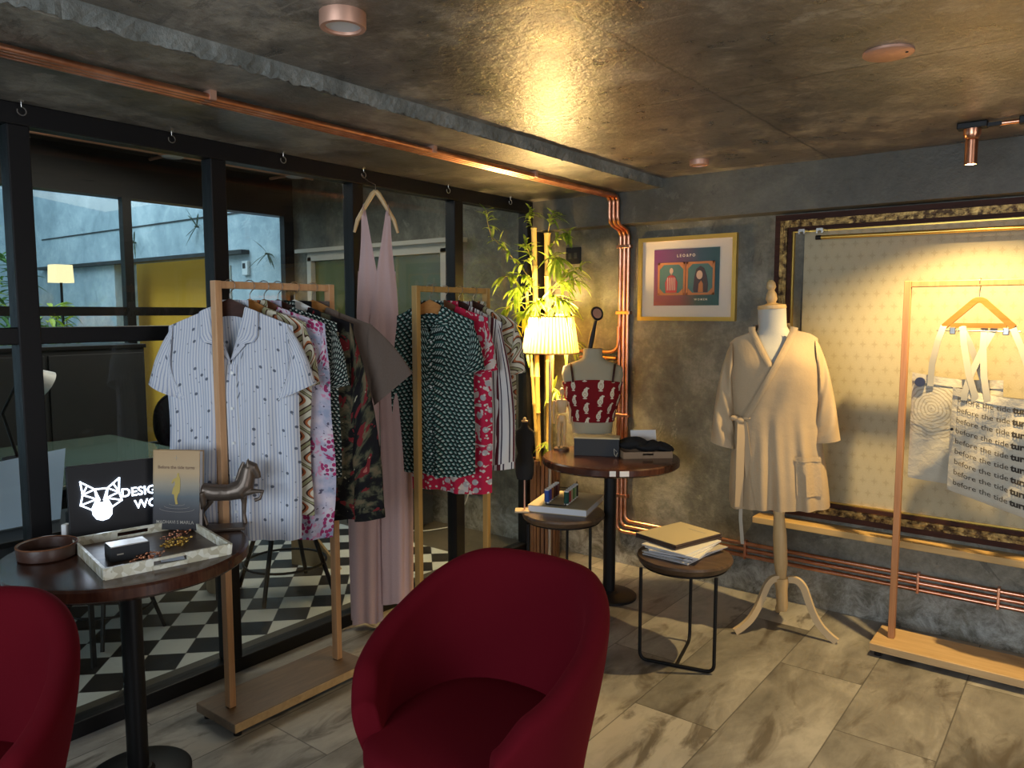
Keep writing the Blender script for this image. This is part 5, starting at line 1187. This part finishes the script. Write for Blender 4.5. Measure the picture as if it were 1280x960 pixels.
def bagsurf(c, depth, p, wr):
    (x0, z0), (x1, z1_), (x2, z2_), (x3, z3) = c    # TL, TR, BR, BL
    def fn(u, v, side, off=0.):
        xt = lerp(x0, x1, u); zt = lerp(z0, z1_, u); xb = lerp(x3, x2, u); zb = lerp(z3, z2_, u)
        x = lerp(xt, xb, v); z = lerp(zt, zb, v) - .012 * math.sin(PI * u) * (1 - v)
        e = (math.sin(PI * u) ** .5 if 0 < u < 1 else 0) * (.25 + .75 * math.sin(PI * min(1, v * .9 + .1)) if v < 1 else 0)
        y = side * depth * e + wr * (math.sin(7 * u + 5 * v + p) * math.sin(6 * v + 2 * u) + .5 * math.sin(17 * u * v + p) + .4 * math.sin(13 * (u + v) + 2 * p)) * min(1, 6 * u, 6 * (1 - u) , 6 * (1 - v) + .15)
        return V((x, y + side * off, z))
    return fn
def tote(name_label, loc, corners, mat, depth, p, group):
    t = thing('tote_bag', name_label, 'bag', loc, d2(-4), group); fn = bagsurf(corners, depth, p, .008)
    b = MB(); W_ = corners[1][0] - corners[0][0]; H_ = corners[0][1] - corners[3][1]
    for s_ in (-1, 1): b.grid(lambda u, v: fn(u, v, s_), 40, 40, uv=lambda u, v: ((u - .3) * W_, (.35 - v) * H_))
    link('body', b, mat, t, 60)
    b = MB(); b.grid(lambda u, v: fn(u, lerp(.0, .075, v), -1, .003), 40, 4, uv=lambda u, v: (u * W_ + 1, v * .03)); link('top_hem', b, 'canvas', t, 60)
    return t, fn, W_, H_
g = 'canvas bags on the right rack'
tl, fl_, Wl, Hl = tote('light canvas bag printed with fingerprint rings and a dark button, behind the lettered bag', (HX, HY - .0, HZ), [(-.235, -.275), (.10, -.29), (.11, -.75), (-.235, -.735)], 'canvas_print', .018, 1.0, g)
b = MB(); bp = fl_(.10, .075, -1, .004); b.cyl(bp, bp + V((0, -.008, 0)), .020, n=24); link('button', b, 'dark_button', tl, 50)
link('seam', MB_grid(lambda u, v: fl_(u, lerp(.44, .455, v), -1, .003), 30, 3), 'canvas', tl, 60)
tr2, fr2, Wr, Hr = tote('canvas bag printed with rows of words about the tide, in front at far right', (HX, HY - .045, HZ), [(-.072, -.325), (.30, -.36), (.32, -.86), (-.075, -.755)], 'canvas', .024, 2.2, g)
rows = 9
for k in range(rows):
    v0 = .10 + k * .10
    for txt, xs_, bd in (('before the tide', .02, .0), ('turns', .214, .0014)):
        bb = MB(); bb.text(txt, .031 if not bd else .034, None, 'LEFT', bold=bd, fn=lambda x, y, v0=v0, xs_=xs_: fr2(min(.995, max(.005, (x + xs_) / Wr)), min(.99, max(.01, v0 - y / Hr)), -1, .0035))
        link('lettering', bb, 'ink' if bd else 'grey_ink', tr2)
link('pocket_seam', MB_grid(lambda u, v: fr2(u, lerp(.395, .41, v), -1, .003), 34, 3), 'canvas', tr2, 60)
b = MB(); bp = fr2(.02, .40, -1, .004); b.cyl(bp, bp + V((0, -.006, 0)), .006, n=14); link('snap', b, 'black_metal', tr2, 50)
def straps(tt, fn, us, hx, yo):
    for u, hx_ in zip(us, hx):
        a = fn(u, .03, -1, .006); c = V((hx_, yo, -.082)); mid = (a + c) / 2 + V((.012 * (1 if u > .5 else -1), -.01, 0))
        link('strap', MB().strip([a + V((0, 0, -.03)), a, a.lerp(mid, .6), mid.lerp(c, .5), c, c + V((0, .018, .012))], .024, .003, (0, 1, 0)), 'strap_webbing', tt, 60)
straps(tl, fl_, (.22, .80), (-.125, -.055), -.012); straps(tr2, fr2, (.22, .80), (-.055, .12), .035)
straps(tr2, fr2, (.34, .12), (.02, .055), .045)

# ------------------------------------------------------------------ small wall things
t = thing('switch_plate', 'dark wall plate with small switches half hidden behind the bamboo leaves', 'switch plate', (-2.57, BY, 1.845))
link('plate', MB().box((0, -.005, 0), (.105, .010, .10), bev=.003), 'black_satin', t)
for x in (-.02, .02): link('switch', MB().box((x, -.011, 0), (.022, .005, .034), bev=.001), 'dark_concrete', t)
t = thing('wall_socket', 'dark socket plate with a white plug low on the office wall behind the glass', 'socket', (-3.35, BY, .315))
link('plate', MB().box((0, -.006, 0), (.22, .012, .11), bev=.003), 'black_satin', t); link('plug', MB().lathe([(.018, 0), (.016, .03)], n=16), 'white_plastic', t)
b = MB().box((-.045, -.02, .01), (.034, .03, .034), bev=.006); link('plug_top', b, 'white_plastic', t)
tag(link('power_cord', MB().tube(bend([(-3.395, BY - .035, .32), (-3.40, BY - .04, .22), (-3.47, BY - .05, .12), (-3.52, BY - .06, .012), (-3.62, BY - .28, .006), (-3.95, BY - .33, .006)], .08), .004, 8), 'white_plastic', None, 60), 'white power cord hanging from the socket on the office wall', 'cord')

# ------------------------------------------------------------------ office furniture behind the glass
t = thing('office_desk', 'large desk with pale green glass top in the office behind the lit sign', 'desk', (-4.18, 1.62, 0))
link('glass_top', MB().box((0, 0, .742), (1.3, 1.12, .016), bev=.002), 'green_glass', t)
b = MB().box((0, -.52, .715), (1.2, .04, .04)).box((0, .52, .715), (1.2, .04, .04)).box((-.6, 0, .715), (.04, 1.0, .04)).box((.6, 0, .715), (.04, 1.0, .04)); link('frame', b, 'black_satin', t)
for sx in (-1, 1):
    for sy in (-1, 1): link('leg', MB().box((sx * .6, sy * .52, .35), (.04, .04, .7)), 'black_satin', t)
t = thing('office_cabinet', 'tall dark cabinet against the office glass front, left of the yellow wall', 'cabinet', (-5.06, 1.85, 0))
link('body', MB().box((0, 0, .65), (.40, 1.16, 1.26), bev=.004), 'charcoal_card', t)
for y in (-.29, .29): link('door', MB().box((.206, y, .66), (.014, .56, 1.18), bev=.003), 'charcoal_card', t)
link('top', MB().box((0, 0, 1.29), (.42, 1.18, .024), bev=.003), 'black_satin', t)
t = thing('desk_lamp', 'desk lamp with a tilted white shade on the glass office desk', 'lamp', (-4.35, 1.50, .75))
link('base', MB().lathe([(.07, 0), (.07, .015), (.02, .02)], n=28), 'black_satin', t, 50); link('arm', MB().tube([(0, 0, .015), (-.05, -.04, .24), (.02, .03, .44)], .008, 8), 'black_satin', t, 60)
b = MB(); b.T = M4.Translation((.03, .05, .43)) @ M4.Rotation(d2(55), 4, 'X'); b.lathe([(.025, .05), (.04, .03), (.085, -.10), (.080, -.10), (.035, .02)], n=28, cap=False); link('shade', b, 'white_plastic', t, 50)
def office_chair(loc, rz, label):
    t = thing('office_chair', label, 'chair', (loc[0], loc[1], 0), rz, 'black chairs in the office')
    def back(u, v):
        a = 2 * PI * u; r = [0, .5, .9, 1, .9, .5, 0][min(6, int(round(v * 6)))]; y = [-.02, -.022, -.018, 0, .018, .022, .02][min(6, int(round(v * 6)))]
        return V((.205 * r * math.copysign(abs(math.cos(a)) ** .7, math.cos(a)), .20 + y + .05 * (r * math.cos(a)) ** 2 * -1, .78 + .20 * r * math.copysign(abs(math.sin(a)) ** .8, math.sin(a))))
    link('backrest', MB_c(back, 36, 7), 'black_satin', t, 60)
    link('back_rim', MB().tube([V((.207 * math.copysign(abs(math.cos(a)) ** .7, math.cos(a)), .20 - .05 * math.cos(a) ** 2, .78 + .203 * math.copysign(abs(math.sin(a)) ** .8, math.sin(a)))) for a in [k * 2 * PI / 40 + .01 for k in range(40)]], .009, 8, closed=True), 'black_metal', t, 60)
    link('seat', MB().lathe([(.19, .43), (.215, .445), (.215, .47), (.19, .485)], n=36), 'black_satin', t, 50)
    link('bracket', MB().tube(bend([(0, .12, .44), (0, .225, .45), (0, .225, .66)], .05), .014, 10), 'black_metal', t, 60)
    for k in range(4):
        a = PI / 4 + k * PI / 2; link('leg', MB().tube([(.12 * math.cos(a), .12 * math.sin(a), .44), (.27 * math.cos(a), .27 * math.sin(a), .0)], [.013, .011], 10), 'black_metal', t, 60)
    link('foot_ring', MB().tube([(.215 * math.cos(a), .215 * math.sin(a), .16) for a in [k * 2 * PI / 32 for k in range(32)]], .007, 8, closed=True), 'black_metal', t, 60)
    return t
oc = office_chair((-3.44, 2.44), d2(75), 'black office chair whose splayed legs show under the pinstripe shirt')
dup(oc, 'black round backed office chair beyond the desk, just left of the pinstripe shirt', (-4.62, 2.50, 0), d2(40))
dup(oc, 'black round backed office chair at the near desk side behind the lit sign', (-3.62, 1.60, 0), d2(-80)).scale = (.84, .84, .84)
t = thing('wooden_block', 'short round wooden log on the chequered floor behind the left table edge', 'log', (-3.72, 2.23, 0)); link('log', MB().lathe([(.075, 0), (.08, .01), (.078, .20), (.07, .205)], n=28), 'log_wood', t, 50)
tag(link('wooden_board', MB().prism([(-.16, 0), (.17, 0), (-.10, .30), (-.16, .30)], .018, M4.Translation((-3.62, 2.78, 0)) @ M4.Rotation(d2(20), 4, 'Z')), 'tan_wood'), 'tan triangular wooden board standing on the chequered floor behind the shirts', 'board')
t = thing('side_table', 'slim black table against the glass behind the left table', 'table', (-3.16, 1.10, 0))
link('top', MB().box((0, 0, .69), (.34, .60, .02), bev=.002), 'black_metal', t); link('drawer', MB().box((0, -.1, .64), (.30, .36, .075), bev=.002), 'charcoal_card', t)
for sx in (-1, 1):
    for sy in (-1, 1): link('leg', MB().box((sx * .15, sy * .28, .34), (.018, .018, .68)), 'black_metal', t)
tag(link('drawing_board', MB().prism([(-.15, 0), (.12, .0), (.175, .27), (-.06, .25)], .01, M4.Translation((-3.16, 1.10, .705)) @ M4.Rotation(d2(88), 4, 'Z') @ M4.Rotation(d2(-14), 4, 'X')), 'white_board'), 'pale blue-white board propped on the low cabinet behind the glass', 'board')
tag(link('storage_case', MB().box((-3.05, 1.28, .725), (.10, .12, .045), rz=.2, bev=.004), 'charcoal_card'), 'small dark case lying on the low cabinet behind the lit sign', 'case')
t = thing('office_printer', 'dark printer table with a white paper tray in the office between jumpsuit and rack', 'printer', (-3.92, 3.66, 0))
link('stand', MB().box((0, 0, .20), (.46, .40, .36), bev=.004), 'charcoal_card', t); link('printer_body', MB().box((0, 0, .46), (.44, .36, .15), bev=.01), 'black_satin', t); link('paper_tray', MB().box((.05, -.2, .44), (.26, .14, .02), bev=.003), 'white_plastic', t)
for i, (x, y) in enumerate(((-5.0, 2.75), (-4.98, 3.72))):
    t = thing('ceiling_fan_light' if 0 else 'ceiling_lamp', ('round ceiling lamp in the dark office, left of the jumpsuit near the middle post' if i else 'round ceiling lamp in the dark office above the yellow courtyard wall'), 'ceiling lamp', (x, y, 2.58), 0, 'lamps on the office ceiling')
    link('housing', MB().lathe([(.09, 0), (.09, -.03), (.075, -.04)], n=32), 'copper_matt', t, 50); link('diffuser', MB().lathe([(.07, -.04), (.06, -.046)], n=32), 'diffuser', t, 50)
t = thing('conduit_pipe', 'grey conduits crossing under the dark office ceiling', 'conduit', (0, 0, 0))
for a, c in (((-5.0, .2, 2.55), (-5.0, 3.9, 2.55)), ((-4.2, .2, 2.55), (-4.2, 3.9, 2.55)), ((-5.3, 2.75, 2.56), (-2.95, 2.75, 2.56)), ((-5.3, 3.72, 2.56), (-2.95, 3.72, 2.56)), ((-5.3, 1.9, 2.56), (-2.95, 1.9, 2.56))): link('pipe', MB().cyl(a, c, .011, n=10), 'copper_matt', t, 60)
lamp('office_ceiling_glow', 'AREA', (-4.1, 2.5, 2.5), 20, (1, .90, .76), (-4.1, 2.2, 0), shape='RECTANGLE', size=1.2, size_y=1.6)

# ------------------------------------------------------------------ courtyard
rp = random.Random(21)
def shrub(loc, r, h, n, mat, label, L=.22, w=.028):
    t = thing('garden_shrub', label, 'shrub', loc, 0, 'shrubs in the courtyard')
    b = MB()
    for k in range(7): a = rp.uniform(0, 6.28); b.tube([(0, 0, 0), (r * .4 * math.cos(a), r * .4 * math.sin(a), h * .5), (r * .7 * math.cos(a), r * .7 * math.sin(a), h * .9)], [.015, .01, .004], 6)
    link('stems', b, 'twig', t, 60); b = MB()
    for k in range(n):
        a, q, z = rp.uniform(0, 6.28), rp.random() ** .5, rp.uniform(.15, 1)
        p = V((r * q * math.cos(a) * (1 - .4 * abs(z - .5)), r * q * math.sin(a) * (1 - .4 * abs(z - .5)), h * z)); leafq(b, p, V((math.cos(a), math.sin(a), rp.uniform(-.3, .9))), L * rp.uniform(.6, 1.2), w, rp.uniform(.1, .8))
    link('foliage', b, mat, t)
shrub((-9.95, 3.15, 0), .5, 2.2, 420, 'garden_leaf', 'dark leafy shrub behind the courtyard lamp, seen left of the yellow wall')
shrub((-8.75, 3.30, 0), .28, 1.55, 260, 'garden_leaf', 'lower leafy shrub between the courtyard lamp and the yellow wall')
shrub((-7.4, 2.85, .0), .22, 1.62, 150, 'bright_leaf', 'yellow-green bushy plant below the courtyard lamp', .14, .022)
shrub((-7.5, 1.95, 0), .5, 2.3, 420, 'bright_leaf', 'bright green shrub seen past the leftmost post of the glass')
shrub((-9.9, 1.55, 0), .65, 2.5, 420, 'garden_leaf', 'deep green shrub at the far end of the courtyard')
t = thing('garden_lamp', 'lit square shaded lamp standing in the courtyard among shrubs', 'lamp', (-8.0, 3.22, 0))
link('base', MB().lathe([(.13, 0), (.13, .02), (.02, .03)], n=28), 'black_metal', t, 50); link('pole', MB().cyl((0, 0, .02), (0, 0, 1.82), .012), 'black_metal', t, 60)
b = MB(); loft(b, [(1.79, 0, 0, .095, .095, 6), (1.96, 0, 0, .088, .088, 6)], 40); link('lamp_shade', b, 'courtyard_shade', t, 50)
for i, (x, z, lab) in enumerate(((-6.75, 2.30, 'spiky air plant on the blue concrete wall just left of the second post'), (-5.66, 2.0, 'spiky air plant on the blue concrete wall above the first rack'), (-7.95, 2.22, 'spiky air plant on the blue concrete wall beside the office mullion'))):
    t = thing('air_plant', lab, 'air plant', (x, BY - .02, z), 0, 'air plants on the courtyard wall'); b = MB()
    for k in range(9): leafq(b, V((0, 0, 0)), V((rp.uniform(-1, 1), -.35, rp.uniform(-.9, 1))), rp.uniform(.12, .24), .008, rp.uniform(0, .3))
    link('leaves', b, 'twig', t); link('peg', MB().cyl((0, .02, 0), (0, -.02, 0), .008, n=8), 'twig', t)
t = thing('door_intercom', 'small white intercom box on the blue concrete wall above the first rack', 'intercom', (-5.985, BY, 1.89))
link('case', MB().box((0, -.015, 0), (.085, .03, .125), bev=.005), 'white_plastic', t); link('screen', MB().box((-.008, -.031, .02), (.04, .002, .045)), 'charcoal_card', t)
